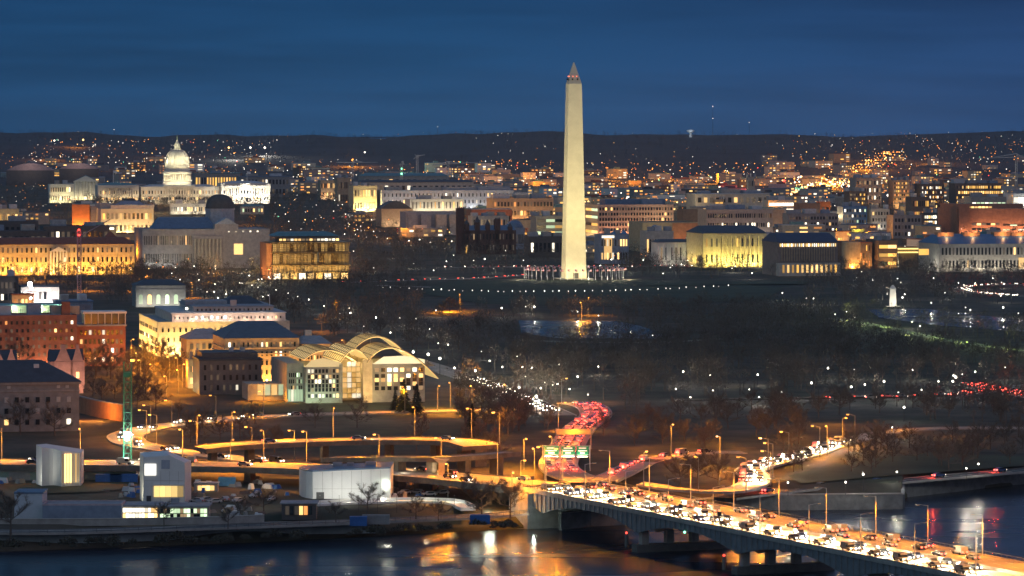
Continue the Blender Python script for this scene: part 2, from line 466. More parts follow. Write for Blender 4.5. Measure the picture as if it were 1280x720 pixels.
# ================================================================== ROADS
def smooth(pts, n=8):
    P = [Vector(p) for p in pts]; P = [P[0] * 2 - P[1]] + P + [P[-1] * 2 - P[-2]]; out = []
    for i in range(1, len(P) - 2):
        a, b, c, d = P[i - 1:i + 3]
        for k in range(n):
            t = k / n
            out.append(0.5 * ((2 * b) + (c - a) * t + (2 * a - 5 * b + 4 * c - d) * t * t + (3 * b - a - 3 * c + d) * t ** 3))
    return out + [P[-2]]
def road_pts(pts):                           # (px, py) on the ground, or (px, py, z) at a height
    out = []
    for p in pts:
        if len(p) == 2:
            q = gp(*p); q.z += 0.25; out.append(q)
        else:
            D = dz(p[1], p[2]); out.append(Vector(((p[0] - 640) / F * D, D, p[2])))
    return smooth(out)
def sides(P):
    N = []
    for i in range(len(P)):
        d = P[min(i + 1, len(P) - 1)] - P[max(i - 1, 0)]; d.z = 0; d.normalize(); N.append(Vector((-d.y, d.x, 0)))
    return N
ROADS = {}
def ribbon(mb, P, N, o0, o1, up, mi=0):
    vs = []
    for p, n in zip(P, N): vs += [p + n * o0 + Vector((0, 0, up)), p + n * o1 + Vector((0, 0, up))]
    mb.add(vs, [(2 * i, 2 * i + 1, 2 * i + 3, 2 * i + 2) for i in range(len(P) - 1)], mi)
def beam(mb, P, N, o0, o1, z0, z1, mi=0):   # a long curved bar: kerbs, parapets, deck edges
    vs = []
    for p, n in zip(P, N):
        for o, z in ((o0, z0), (o1, z0), (o1, z1), (o0, z1)): vs.append(p + n * o + Vector((0, 0, z)))
    fs = []
    for i in range(len(P) - 1):
        for k in range(4): fs.append((4 * i + k, 4 * i + (k + 1) % 4, 4 * i + 4 + (k + 1) % 4, 4 * i + 4 + k))
    fs += [(3, 2, 1, 0), tuple(4 * (len(P) - 1) + k for k in range(4))]
    mb.add(vs, fs, mi)
PAINT = mat('road_paint', (0.7, 0.68, 0.6), var=0.1)
SHADED = mat('shaded_concrete', (.12, .115, .105), var=.35, scale=.3)  # shade of fascias, parapets and piers put into a darker concrete colour
def road(key, pts, w, m=ASPH, lines=True, deck=None):
    P = road_pts(pts); N = sides(P); ROADS[key] = (P, N, w)
    if deck is None:
        mb = MB(); ribbon(mb, P, N, -w / 2, w / 2, 0.0); o = mb.build('road', m); o['kind'] = 'structure'
        k = MB(); beam(k, P, N, -w / 2 - .35, -w / 2 - .005, -.6, .13); k.build('kerb', CONC)['kind'] = 'structure'
        k = MB(); beam(k, P, N, w / 2 + .005, w / 2 + .35, -.6, .13); k.build('kerb', CONC)['kind'] = 'structure'
    else:
        name, label, th = deck
        r = empty(name, P[len(P) // 2] - Vector((0, 0, th)), label, 'bridge ramp')
        def sub(b, nm, mm):
            o = b.build(nm, mm, r); o.location = -r.location; return o
        b = MB(); beam(b, P, N, -w / 2, w / 2, -th, -.02); sub(b, 'deck', SHADED)
        b = MB(); ribbon(b, P, N, -w / 2 + .4, w / 2 - .4, 0.0); sub(b, 'roadway', m)
        for s in (-1, 1):
            b = MB(); beam(b, P, N, s * (w / 2 - .35), s * (w / 2 + .06), -th * .5, .28); sub(b, 'parapet', SHADED)
        n = len(P); step = max(3, n // 6)
        for i in range(step // 2, n, step):
            gz = g(P[i].x, P[i].y)
            if P[i].z - th - gz > 1.5: sub(MB().box(P[i].x, P[i].y, gz - 1, 2.2, min(w * .5, 5), P[i].z - th - gz + 1, math.atan2(N[i].y, N[i].x) + R(90)), 'pier', SHADED)
        o = MB()
    if lines:
        mb = MB()
        for i in range(0, len(P) - 1, 2):
            ribbon(mb, P[i:i + 2], N[i:i + 2], -.12, .12, 0.012)
        mb.build('road_markings', PAINT)['kind'] = 'structure'
    return P, N

road('freeway', [(-160, 574, 11), (0, 578, 11.5), (150, 579, 11.5), (300, 581, 12), (370, 583, 12), (470, 588, 12), (560, 595, 12), (640, 603.5, 12), (668, 606.5, 12)], 24, RCONC, deck=('freeway_viaduct', 'long freeway viaduct crossing behind the white pavilions to the bridge', 1.6))
road('loop', [(660, 512), (520, 515), (330, 521), (250, 528), (192, 535), (161, 543), (158, 550), (175, 557), (240, 567), (310, 575), (372, 580)], 13, RCONC)
road('upper_ramp', [(250, 560, 13), (300, 555, 14), (420, 550, 14.5), (520, 549, 15), (575, 551, 15), (602, 557, 14)], 17, RCONC, deck=('curved_ramp', 'curved orange lit ramp deck on piers below the glass institute', 1.3))
road('lower_ramp', [(410, 572, 15), (480, 571.5, 16), (560, 571, 17), (640, 565, 17)], 8, RCONC, deck=('narrow_ramp', 'narrow ramp deck carried by the tall orange lit pier', 1.2))
road('taillight_street', [(738, 603, 12), (706, 590, 11), (698, 578, 10), (708, 560), (717, 545), (728, 533), (744, 521), (742, 511), (730, 506), (712, 504)], 12.5, RCONC)
road('red_ramp', [(752, 601, 12), (772, 592, 11), (800, 580), (840, 571), (880, 567), (930, 566)], 9, RCONC)
road('headlight_ramp', [(800, 604, 12), (850, 611, 10.5), (905, 613.5, 9), (938, 606, 8), (944, 595, 8), (938, 587, 8), (965, 578, 8), (1010, 569), (1055, 553), (1110, 541), (1180, 536), (1300, 536)], 9.5, RCONC)
road('river_parkway', [(905, 622, 5.5), (960, 615, 5.5), (1030, 608, 5.5), (1110, 602, 5.5), (1200, 594, 6), (1330, 583, 6)], 9)
road('left_parkway', [(-120, 663, 5.2), (60, 664, 5.2), (200, 660, 5.2), (320, 656, 5.2), (450, 651, 5.2), (590, 645, 5.2), (650, 640, 5.5)], 9)
road('park_avenue', [(850, 501.5), (1000, 499.5), (1170, 496), (1230, 489), (1320, 480)], 13)
road('red_avenue', [(1215, 481), (1240, 487), (1300, 497)], 14)
road('bright_avenue', [(700, 520), (655, 500), (610, 481), (570, 468), (545, 460), (505, 448)], 13, RCONC)
road('mall_street', [(430, 353.5), (520, 350.5), (600, 348), (660, 344)], 9)
road('monument_street', [(560, 334.5), (690, 333.5), (840, 333), (960, 336)], 10)
road('red_bend', [(1320, 355.5), (1240, 356.5), (1206, 360), (1230, 367), (1300, 372)], 11)
road('green_path', [(1040, 398), (1100, 408), (1170, 423), (1240, 434), (1310, 443)], 7, mat('pale_gravel_path', (0.22, 0.25, 0.15)), lines=False)
road('lawn_path', [(470, 357), (560, 360), (650, 363.5), (740, 365.5), (830, 363.5), (900, 360)], 5, CONC, lines=False)
road('pool_path', [(640, 425), (720, 428), (830, 428), (900, 424)], 5, mat('pale_gravel_path', (0, 0, 0)), lines=False)
road('far_boulevard', [(990, 251), (1020, 240), (1060, 222), (1090, 207), (1118, 193)], 26, RCONC, lines=False)

# ================================================================== THE RIVER BRIDGE
BA, BD = Vector((4.9, 1209.7, 12.0)), Vector((0.4044, -0.9146, 0)); BN = Vector((0.9146, 0.4044, 0)); BW = 29.0
def bpt(t, o, z=0.0): return BA + BD * t + BN * o + Vector((0, 0, z))
def river_bridge():
    r = empty('river_bridge', (BA.x, BA.y, 0), 'long steel girder river bridge with arched spans and bright traffic', 'bridge')
    def sub(b, nm, mm, par=None):
        o = b.build(nm, mm, par or r)
        if par is None: o.location = -r.location
        return o
    T = [-6 + i * 8 for i in range(86)]; P = [bpt(t, BW / 2) for t in T]; N = [BN] * len(T)
    b = MB(); beam(b, P, N, -BW / 2, BW / 2, -.9, -.02); sub(b, 'deck', CONC)
    b = MB(); ribbon(b, P, N, -BW / 2 + .5, BW / 2 - .5, 0); sub(b, 'roadway', RCONC)
    b = MB(); beam(b, P, N, -1.6, -1.1, -.01, .85); sub(b, 'median_barrier', CONC)
    for s in (-1, 1):
        b = MB(); beam(b, P, N, s * (BW / 2 - .4), s * (BW / 2 + .12), -1.0, .35); sub(b, 'kerb_beam', CONC)
        b = MB(); beam(b, P, N, s * (BW / 2 - .12), s * (BW / 2), 1.05, 1.2)
        for t in np.arange(-6, 660, 2.6):
            q = bpt(t, BW / 2 + s * (BW / 2 - .06)); b.box(q.x, q.y, q.z + .35, .14, .14, .75)
        o = sub(b, 'railing', RSTEEL if False else DSTEEL)
    for o in (-10.5, -6.9, 3.4, 7.0, 10.6):
        b = MB()
        for t in np.arange(-4, 650, 9): ribbon(b, [bpt(t, BW / 2), bpt(t + 3.5, BW / 2)], [BN, BN], o - .1, o + .1, 0.012)
        sub(b, 'lane_marking', PAINT)
    # haunched plate girders: shallow at mid span, deep over the piers
    piers = [76 + 63 * i for i in range(9)]
    def depth(t):
        d = min(abs(t - p) for p in piers + [10]); return 2.1 + 3.6 * max(0, 1 - d / 26.0) ** 1.7
    for o in (0.6, 7.0, 14.5, 22, 28.4):
        pts = [(t, 11.1 - depth(t)) for t in np.arange(-2, 600, 3.0)]
        vs = []
        for t, zb in pts:
            for dd in (-.3, .3):
                q = bpt(t, o + dd); vs += [(q.x, q.y, 11.1), (q.x, q.y, zb)]
        fs = []
        for i in range(len(pts) - 1):
            a = 4 * i; c = a + 4
            fs += [(a, a + 1, c + 1, c), (a + 2, c + 2, c + 3, a + 3), (a + 1, a + 3, c + 3, c + 1)]
        gb = MB(); gb.add(vs, fs)
        if o == 0.6:
            for t in np.arange(0, 595, 3.15):
                q = bpt(t, o - .42); d_ = depth(t); gb.box(q.x, q.y, 11.1 - d_ * .97, .18, .3, d_ * .95, math.atan2(BD.y, BD.x))
        sub(gb, 'girder', mat('bridge_girder_paint', (0.16, 0.18, 0.20), rough=0.6))
    for p in piers:
        q = bpt(p, BW / 2)
        pb = MB().box(q.x, q.y, -3, 30, 3.6, 5.2, math.atan2(BN.y, BN.x))
        po = sub(pb, 'pier', mat('wet_stone', (0.12, 0.12, 0.115)))
        cb = MB()
        for k in (-12, -4, 4, 12):
            q2 = bpt(p, BW / 2 + k); cb.box(q2.x, q2.y, 2.15, 2.2, 2.2, 4.0, math.atan2(BN.y, BN.x))
        cb.build('pedestal', CONC, po)
    # abutment on the bank
    q = bpt(2, BW / 2)
    sub(MB().box(q.x - 2, q.y + 6, -2, 33, 14, 12.6, math.atan2(BN.y, BN.x)), 'abutment', CONC)
    return r
river_bridge()
lamp('POINT', bpt(-9, -9, -7.5), (.92, 1, .80), 2000, 1.5)
lamp('POINT', bpt(12, -3.5, -9), (.75, 1, .85), 500, .3)
for _t in (125, 134, 142, 150): lamp('POINT', gp(_t - 22, 524) + Vector((0, -9, 3)), (1, .33, .05), 2600, .3)  # unseen lights added to turn the brick retaining wall orange

# ------------------------------------------------------------------ river walls
def wall_thing(name, label, pts, z0, z1, th, m, cap=True):
    P = []
    for x, y, z in pts:
        D = dz(y, z); P.append(Vector(((x - 640) / F * D, D, 0)))
    P = smooth(P, 4) if len(P) > 2 else P; N = sides(P)
    r = empty(name, (P[0].x, P[0].y, z0), label, 'wall')
    b = MB(); beam(b, P, N, -th / 2, th / 2, z0, z1); o = b.build('wall', m, r); o.location = -r.location
    if cap:
        b = MB(); beam(b, P, N, -th / 2 - .2, th / 2 + .2, z1 + .003, z1 + .4); o = b.build('coping', CONC, r); o.location = -r.location
    return r
wall_thing('river_wall', 'long pale parapet wall above the river under the parkway', [(-200, 680, 2.5), (0, 676, 2.5), (160, 673, 2.5), (300, 664, 2.8), (470, 660, 3)], 1.5, 4.9, 0.8, mat('pale_river_wall', (0.26, 0.30, 0.30)))
wall_thing('sea_wall', 'stone sea wall along the park beyond the bridge', [(1128, 622, 0), (1200, 614, 0), (1280, 605, 0), (1500, 590, 0)], -2, 5.2, 1.0, mat('sea_wall_stone', (0.17, 0.185, 0.19), var=.3))
wall_thing('sea_wall', 'stepped stone quay wall jutting out beside the bridge', [(700, 662, 0), (800, 651, 0), (930, 639, 0), (1000, 637.5, 0), (1128, 636.5, 0)], -2, 4.8, 1.2, mat('sea_wall_stone', (0, 0, 0)))
wall_thing('quay_end', 'short return wall closing the stone quay', [(1128.6, 636, 0), (1128.4, 622.6, 0)], -2, 4.7, 1.2, mat('sea_wall_stone', (0, 0, 0)), cap=False)
wall_thing('retaining_wall', 'brick retaining wall glowing orange on the bluff beside the grey mansion', [(96, 512, 8), (125, 519, 8), (154, 524, 8)], 5, 13.5, 0.8, mat('lit_brick', (0.34, 0.17, 0.09)))
wall_thing('retaining_wall', 'pale green concrete wall under the freeway behind the first pavilions', [(-60, 601.5, 6.2), (60, 602, 6.2), (170, 602, 6.2)], 5, 9.4, .8, mat('green_concrete', (0.22, 0.30, 0.25)))

# ================================================================== HERO LANDMARKS
def obelisk():
    p = at(717.5, 348.5, 3100); z0 = p.z
    r = empty('obelisk', (p.x, 3100 + 10, z0), 'tall floodlit white marble obelisk rising into the evening sky', 'monument', None, ROT)
    lo, hi = mat('obelisk_lower_marble', (0.62, 0.58, 0.49), var=.10, scale=.12), mat('obelisk_upper_marble', (0.64, 0.615, 0.535), var=.10, scale=.12)
    def fr(za, zb, m):
        wa, wb = (16.8 - 6.3 * za / 152.4), (16.8 - 6.3 * zb / 152.4)
        return MB().hip(0, 0, za, wa, wa, zb - za, wb, wb).build('shaft', m, r)
    fr(-1, 46, lo); s = fr(46, 152.4, hi)
    MB().hip(0, 0, 152.4, 10.5, 10.5, 16.9, 0.7, 0.7).build('pyramidion', mat('capstone_marble', (0.50, 0.48, 0.44), var=.08), r)
    for f in range(2):
        for i, x in enumerate((-2.0, 2.0)):
            b = MB()
            b.box(x, -4.86, 155.3, .9, 1.1, 1.3)
            o = b.build('observation_window', GLASS, r); o.rotation_euler[2] = -f * R(90)
            b = MB().box(x * .75, -4.1, 158.0, .55, 1.0, .55)
            o = b.build('aircraft_warning_light', glow('warning_red', (1, .20, .10), 2.0, vary=False), r); o.rotation_euler[2] = -f * R(90)
    d = MB().box(0, -8.4, -.5, 4, .8, 5); d.build('doorway', DARKW, r)
    MB().box(0, 0, -1.5, 26, 26, 1.7).build('plaza_base', LIME, r)
    # its floodlights: high masts far off, and close ones in the plaza
    for a, d_, pw in ((200, 120, 270000), (247, 120, 190000), (293, 120, 190000), (338, 120, 270000)):
        x, y = math.cos(R(a)) * d_, math.sin(R(a)) * d_
        lamp('SPOT', (x, y, 2), (1, .79, .33), pw * 1.8, 1.0, r, (0, 0, 118), 90, .9)
    for a in (225, 315, 250, 290, 180):
        x, y = math.cos(R(a)) * 20, math.sin(R(a)) * 20
        lamp('SPOT', (x, y, .6), (1, .76, .34), 6000, .4, r, (0, 0, 14), 100, .9)
    # ring of flags
    pole = MB().tube((0, 0, 0), (0, 0, 8.6), .16, .1, 6).mesh('pole', mat('white_pole', (.7, .7, .68)))
    fl = MB()
    for k in range(7): fl.add([(.12, 0, 8.3 - k * .22), (1.0, .25, 8.2 - k * .22), (2.3, -.1, 8.1 - k * .22), (2.3, -.1, 7.88 - k * .22), (1.0, .25, 7.98 - k * .22), (.12, 0, 8.08 - k * .22)], [(0, 1, 4, 5), (1, 2, 3, 4)], k % 2)
    fl.add([(.12, -.02, 8.31), (.95, .22, 8.23), (.95, .22, 7.3), (.12, -.02, 7.4)], [(0, 1, 2, 3)], 2)
    flag = fl.mesh('flag', [mat('flag_red', (.5, .03, .04)), mat('flag_white', (.75, .75, .72)), mat('flag_blue', (.02, .04, .2))])
    for k in range(44):
        a = 2 * math.pi * k / 44
        x, y = p.x + 39 * math.cos(a), 3110 + 39 * math.sin(a)
        e = empty('flagpole', (x, y, z0), 'slim flagpole with a flag in the ring around the obelisk', 'flagpole', 'flagpoles ringing the obelisk', rng.uniform(-.3, .3))
        link('pole', pole, e); link('flag', flag, e)
    for a in (200, 230, 260, 285, 310, 340):
        lamp('POINT', (p.x + 44 * math.cos(R(a)), 3110 + 44 * math.sin(R(a)), z0 + 2), (1, .9, .6), 4500, .3)
obelisk()

def capitol():
    D = 5450; s = F / D
    def X(px): return (px - 640) / F * D
    def Z(py): return H - (py - HZ) / F * D
    z0 = Z(253.5)
    r = empty('domed_capitol', (X(222), D, z0), 'white floodlit capitol with tall columned dome and long wings on its hill', 'capitol', None, R(9))
    L = lambda px: X(px) - X(222); Zl = lambda py: Z(py) - z0
    def block(nm, a, b, top, dep, y, m, bot=-2):
        o = MB().box((L(a) + L(b)) / 2, y, bot, L(b) - L(a), dep, top - bot).build(nm, m, r); return o
    W = mat('capitol_marble', (0.60, 0.56, 0.49), var=.1, scale=.1)
    block('central_block', 175, 275, Zl(233), 60, 8, W); block('north_wing', 121, 172, Zl(231), 70, 4, W); block('south_wing', 274, 335, Zl(229), 70, 2, W)
    block('north_link', 172, 175, Zl(234), 30, 12, W)
    MB().hip(L(148), 4, Zl(231), L(170) - L(123), 66, 3, 30, 40).build('roof', RTEAL, r); MB().hip(L(305), 2, Zl(229), L(333) - L(277), 66, 3, 30, 40).build('roof', RLIGHT, r)
    MB().hip(L(225), 8, Zl(233), 100, 56, 2.5, 80, 40).build('roof', RLIGHT, r)
    for a, b, n, y in ((176, 273, 26, -22), (123, 171, 14, -31), (276, 334, 16, -33)):
        for fl in range(2):
            for i in range(n):
                x = L(a) + (L(b) - L(a)) * (i + .5) / n
                o = link('window', wmesh(W_WARM if rng.random() < (.45 if fl == 0 else .15) else W_DIM if rng.random() < .4 else GLASS), r); o.location = (x, y - .1, Zl(248) if fl == 0 else Zl(240)); o.scale = (1.8, .5, 4.6 if fl else 3.6)
    cm = MB().tube((0, 0, 0), (0, 0, Zl(234.5) - Zl(245)), .85, .72, 8).mesh('column', W)
    for a, b, n, y in ((281, 297, 7, -35), (313, 329, 7, -35), (205, 240, 12, -24), (132, 162, 12, -33.5)):
        for i in range(n):
            o = link('column', cm, r); o.location = (L(a) + (L(b) - L(a)) * i / (n - 1), y, Zl(245))
        MB().box((L(a) + L(b)) / 2, y, Zl(234.5), L(b) - L(a) + 4, 3, 3).build('entablature', W, r)
    for x in (285, 289, 293, 317, 321, 325): 
        o = link('window', wmesh(GLASS), r); o.location = (L(x), -33.2, Zl(240)); o.scale = (2.6, .5, 9)
    # terrace below
    t = MB().box(L(225), -48, -16, L(272) - L(178), 50, 15.4).build('terrace', LIME, r)
    for i in range(22):
        o = link('terrace_opening', wmesh(W_DIM if rng.random() < .5 else DARKW), r); o.location = (L(182) + i * (L(268) - L(182)) / 21, -73.1, -7); o.scale = (2.2, .5, 6)
    # the dome
    d = bpy.data.objects.new('dome', None); COL.objects.link(d); d.parent = r; d.location = (0, 8, 0)
    def lat(nm, prof, n=40, m=W, sm=False): return MB().lathe([(rr / s, Zl(py)) for rr, py in prof], n).build(nm, m, d, sm)
    lat('skirt', [(18.6, 233), (18.6, 229.5), (17, 226.5), (15.6, 225.8), (0, 225.8)])
    lat('inner_drum', [(14.6, 226), (14.6, 214), (0, 214)])
    lat('peristyle_entablature', [(17.8, 217.6), (18.2, 216.6), (18.2, 214.8), (16.6, 214.4), (15.5, 213.2), (0, 213.2)])
    lat('attic_drum', [(15.4, 213.4), (15.2, 209), (15.8, 208.4), (15.8, 206.6), (14.6, 206), (0, 206)])
    lat('shell', [(15.2, 206.4), (15.2, 203), (14.8, 199), (13.4, 195), (11.1, 191.3), (8.2, 188.6), (5.2, 187.2), (0, 187)], 40, W, True)
    for k in range(20):
        a = 2 * math.pi * k / 20; b = MB(); pr = [(15.4, 206.2), (15.4, 202.8), (15.0, 198.8), (13.6, 194.8), (11.3, 191.1), (8.4, 188.4), (5.4, 187)]
        for (ra, ya), (rb, yb) in zip(pr, pr[1:]): b.tube((ra / s * math.cos(a), ra / s * math.sin(a), Zl(ya)), (rb / s * math.cos(a), rb / s * math.sin(a), Zl(yb)),   .22, .22, 4)
        b.build('rib', W, d)
    c1 = MB().tube((0, 0, Zl(226)), (0, 0, Zl(217.5)), .8, .7, 8).mesh('column', W); w1 = MB().box(0, 0, Zl(224.5), 1.5, .5, 5.5).mesh('window', W_DIM)
    for k in range(36):
        a = 2 * math.pi * k / 36; o = link('column', c1, d); o.location = (17 / s * math.cos(a), 17 / s * math.sin(a), 0)
        if math.sin(a) < .3:
            o = link('window', w1, d); a += .087; o.location = (14.65 / s * math.cos(a), 14.65 / s * math.sin(a), 0); o.rotation_euler = (0, 0, a + R(90))
            o = link('window', w1, d); o.location = (15.25 / s * math.cos(a), 15.25 / s * math.sin(a), Zl(211.7) - Zl(223.4)); o.scale = (.8, 1, .7); o.rotation_euler = (0, 0, a + R(90))
    lat('lantern_base', [(4.6, 187.4), (4.6, 185.8), (3.6, 185.4), (0, 185.4)], 20)
    lat('lantern', [(2.5, 185.6), (2.5, 180.2), (3.0, 180), (3.0, 179), (2.2, 178), (1.2, 176.4), (1.1, 174.8), (0, 174.6)], 20, mat('lantern_glow', (.6, .58, .5)))
    for k in range(12):
        a = 2 * math.pi * k / 12; b = MB().tube((3.2 / s * math.cos(a), 3.2 / s * math.sin(a), Zl(185.4)), (3.2 / s * math.cos(a), 3.2 / s * math.sin(a), Zl(180)), .35, .3, 6); b.build('lantern_column', W, d)
    lat('statue', [(.9, 174.8), (.75, 173), (.95, 172), (.8, 170.8), (.35, 170.3), (.45, 169.5), (0, 168.8)], 10, mat('bronze_statue', (.12, .16, .13)))
    for px, ya, yb in ((142, 231, 212.5), (309, 229, 214)):
        b = MB().tube((L(px), 0, Zl(ya)), (L(px), 0, Zl(yb)), .45, .25, 6); b.add([(L(px), 0, Zl(yb) - .5), (L(px) + 5, .5, Zl(yb) - 1), (L(px) + 5, .5, Zl(yb) - 4), (L(px), 0, Zl(yb) - 3.5)], [(0, 1, 2, 3)])
        b.build('rooftop_flagpole', mat('white_pole', (0, 0, 0)), r)
    # floodlights
    for a in range(180, 361, 30):
        x, y = math.cos(R(a)), math.sin(R(a))
        lamp('SPOT', (x * 36, 8 + y * 32, Zl(231)), (1, .90, .56), 21000, .5, r, (0, 8, Zl(203)), 120, .9)
        lamp('POINT', (x * 15.9 / s, 8 + y * 15.9 / s, Zl(224)), (1, .84, .45), 520, .3, r)
        lamp('SPOT', (x * 30, 8 + y * 30, Zl(200)), (1, .92, .56), 8500, .5, r, (0, 8, Zl(192)), 120, .9)
        lamp('SPOT', (x * 14, 8 + y * 14, Zl(186)), (1, .95, .6), 1400, .5, r, (0, 8, Zl(178)), 100, .9)
    for px in range(130, 270, 13): lamp('SPOT', (L(px), -42, .5), (1, .74, .40), 8500, .4, r, (L(px), -20, 8), 130, .9)
    for px in range(279, 334, 9): lamp('SPOT', (L(px), -52, 1), (1, .95, .80), 30000, .4, r, (L(px), -33, 14), 120, .9)
    FOOT.append((X(225), D + 20, 130, 48, 0))
capitol()

def bronze_museum():
    b = Bld('bronze_lattice_museum', 'long gold glowing museum wrapped in bronze lattice screens', 325, 437, 303, 350, 44, BROWNW, 'museum', body=False)
    gold = mat('bronze_lattice', (0.30, 0.19, 0.07), rough=.45, metal=.25, var=.3, scale=.6)
    inner = mat('museum_core', (0.22, 0.17, 0.09))
    zs = [b.zpx(y) for y in (350, 341, 332, 316, 303.5)]
    x0 = b.xpx(341); x1 = b.xpx(436); cx, w = (x0 + x1) / 2, x1 - x0; fy = -b.d / 2
    MB().box(cx, 3, -1, w - 6, b.d - 6, zs[4] + .8).build('core', inner, b.root)
    MB().box((-b.w / 2 + x0) / 2, 2, -1, x0 + b.w / 2, b.d - 4, zs[4] + .6).build('end_wall', mat('terracotta_end_wall', (.36, .16, .08)), b.root)
    # inclined lattice tiers: outward leaning bars
    for a, c, lean in ((zs[1] + .5, zs[2] - .3, 1.8), (zs[2] + .4, zs[3] - .5, 2.4), (zs[3] + .6, zs[4], 2.0)):
        t = MB(); n = 46
        for i in range(n + 1):
            x = x0 + w * i / n; t.tube((x, fy, a), (x, fy - lean, c), .22, .22, 4)
        k = max(3, int((c - a) / 1.5))
        for j in range(k + 1):
            f = j / k; t.box(cx, fy - lean * f, a + (c - a) * f - .16, w, .34, .34)
        o = t.build('lattice_screen', gold, b.root)
    for y, e in ((341, 1.6), (332, 2.6), (316, 2.4), (303.5, 2.0)):
        MB().box(cx, -1.2, b.zpx(y) - .35, w + 2, b.d + e, .6).build('storey_ledge', gold, b.root)
    # glowing inner screen behind the lattice, bay by bay
    for j, (ya, yb) in enumerate(((341, 332), (332, 316), (316, 303.5))):
        for i in range(22):
            if rng.random() < .82: b.win(x0 + w * (i + .5) / 22, (b.zpx(ya) + b.zpx(yb)) / 2, w / 22 * .8, abs(b.zpx(yb) - b.zpx(ya)) * .75, glow('lattice_backlight', (1, .58, .16), .34) , y=fy + .5 - (0 if j else 0), name='backlit_panel')
    for i in range(9): b.win(x0 + w * (i + .5) / 9, b.zpx(345.5), w / 9 * .75, 4.4, rng.choice((W_WHITE, W_GOLD, W_WARM)), name='lobby_window', y=fy + .2)
    MB().box(b.xpx(397), fy - 2.5, b.zpx(328), 1.6, .8, 8).build('slot_window', DARKW, b.root)
    MB().box(cx, 3, zs[4] + .5, w - 14, b.d - 14, 4.2).build('rooftop_unit', DARKW, b.root)
    for i in range(16): b.win(x0 + 6 + (w - 12) * (i + .5) / 16, zs[4] + 2.0, 2.2, 1.6, rng.choice((W_WHITE, W_WARM, W_DIM)), y=fy + 9.6, name='clerestory_window')
    MB().hip(cx - 2, 5, zs[4] + 4.8, w - 8, b.d - 8, 3.0, w - 22, b.d - 20).build('roof', RTEAL, b.root)
    for i in range(8):
        x = x0 + w * (i + .5) / 8; lamp('SPOT', (x, fy - 10, .8), (1, .70, .25), 7500, .3, b.root, (x, fy, 12), 120, .9)
    for k in (-12, 4): lamp('SPOT', (-b.w / 2 - 8, k - 6, 2), (1, .5, .14), 7000, .3, b.root, (-b.w / 2 + 3, k, 10), 120, .9)
    lamp('SPOT', (-b.w / 2 + 3, fy - 12, 2), (1, .5, .14), 12000, .3, b.root, (-b.w / 2 + 6, fy, 10), 120, .9)
    b.done()
bronze_museum()

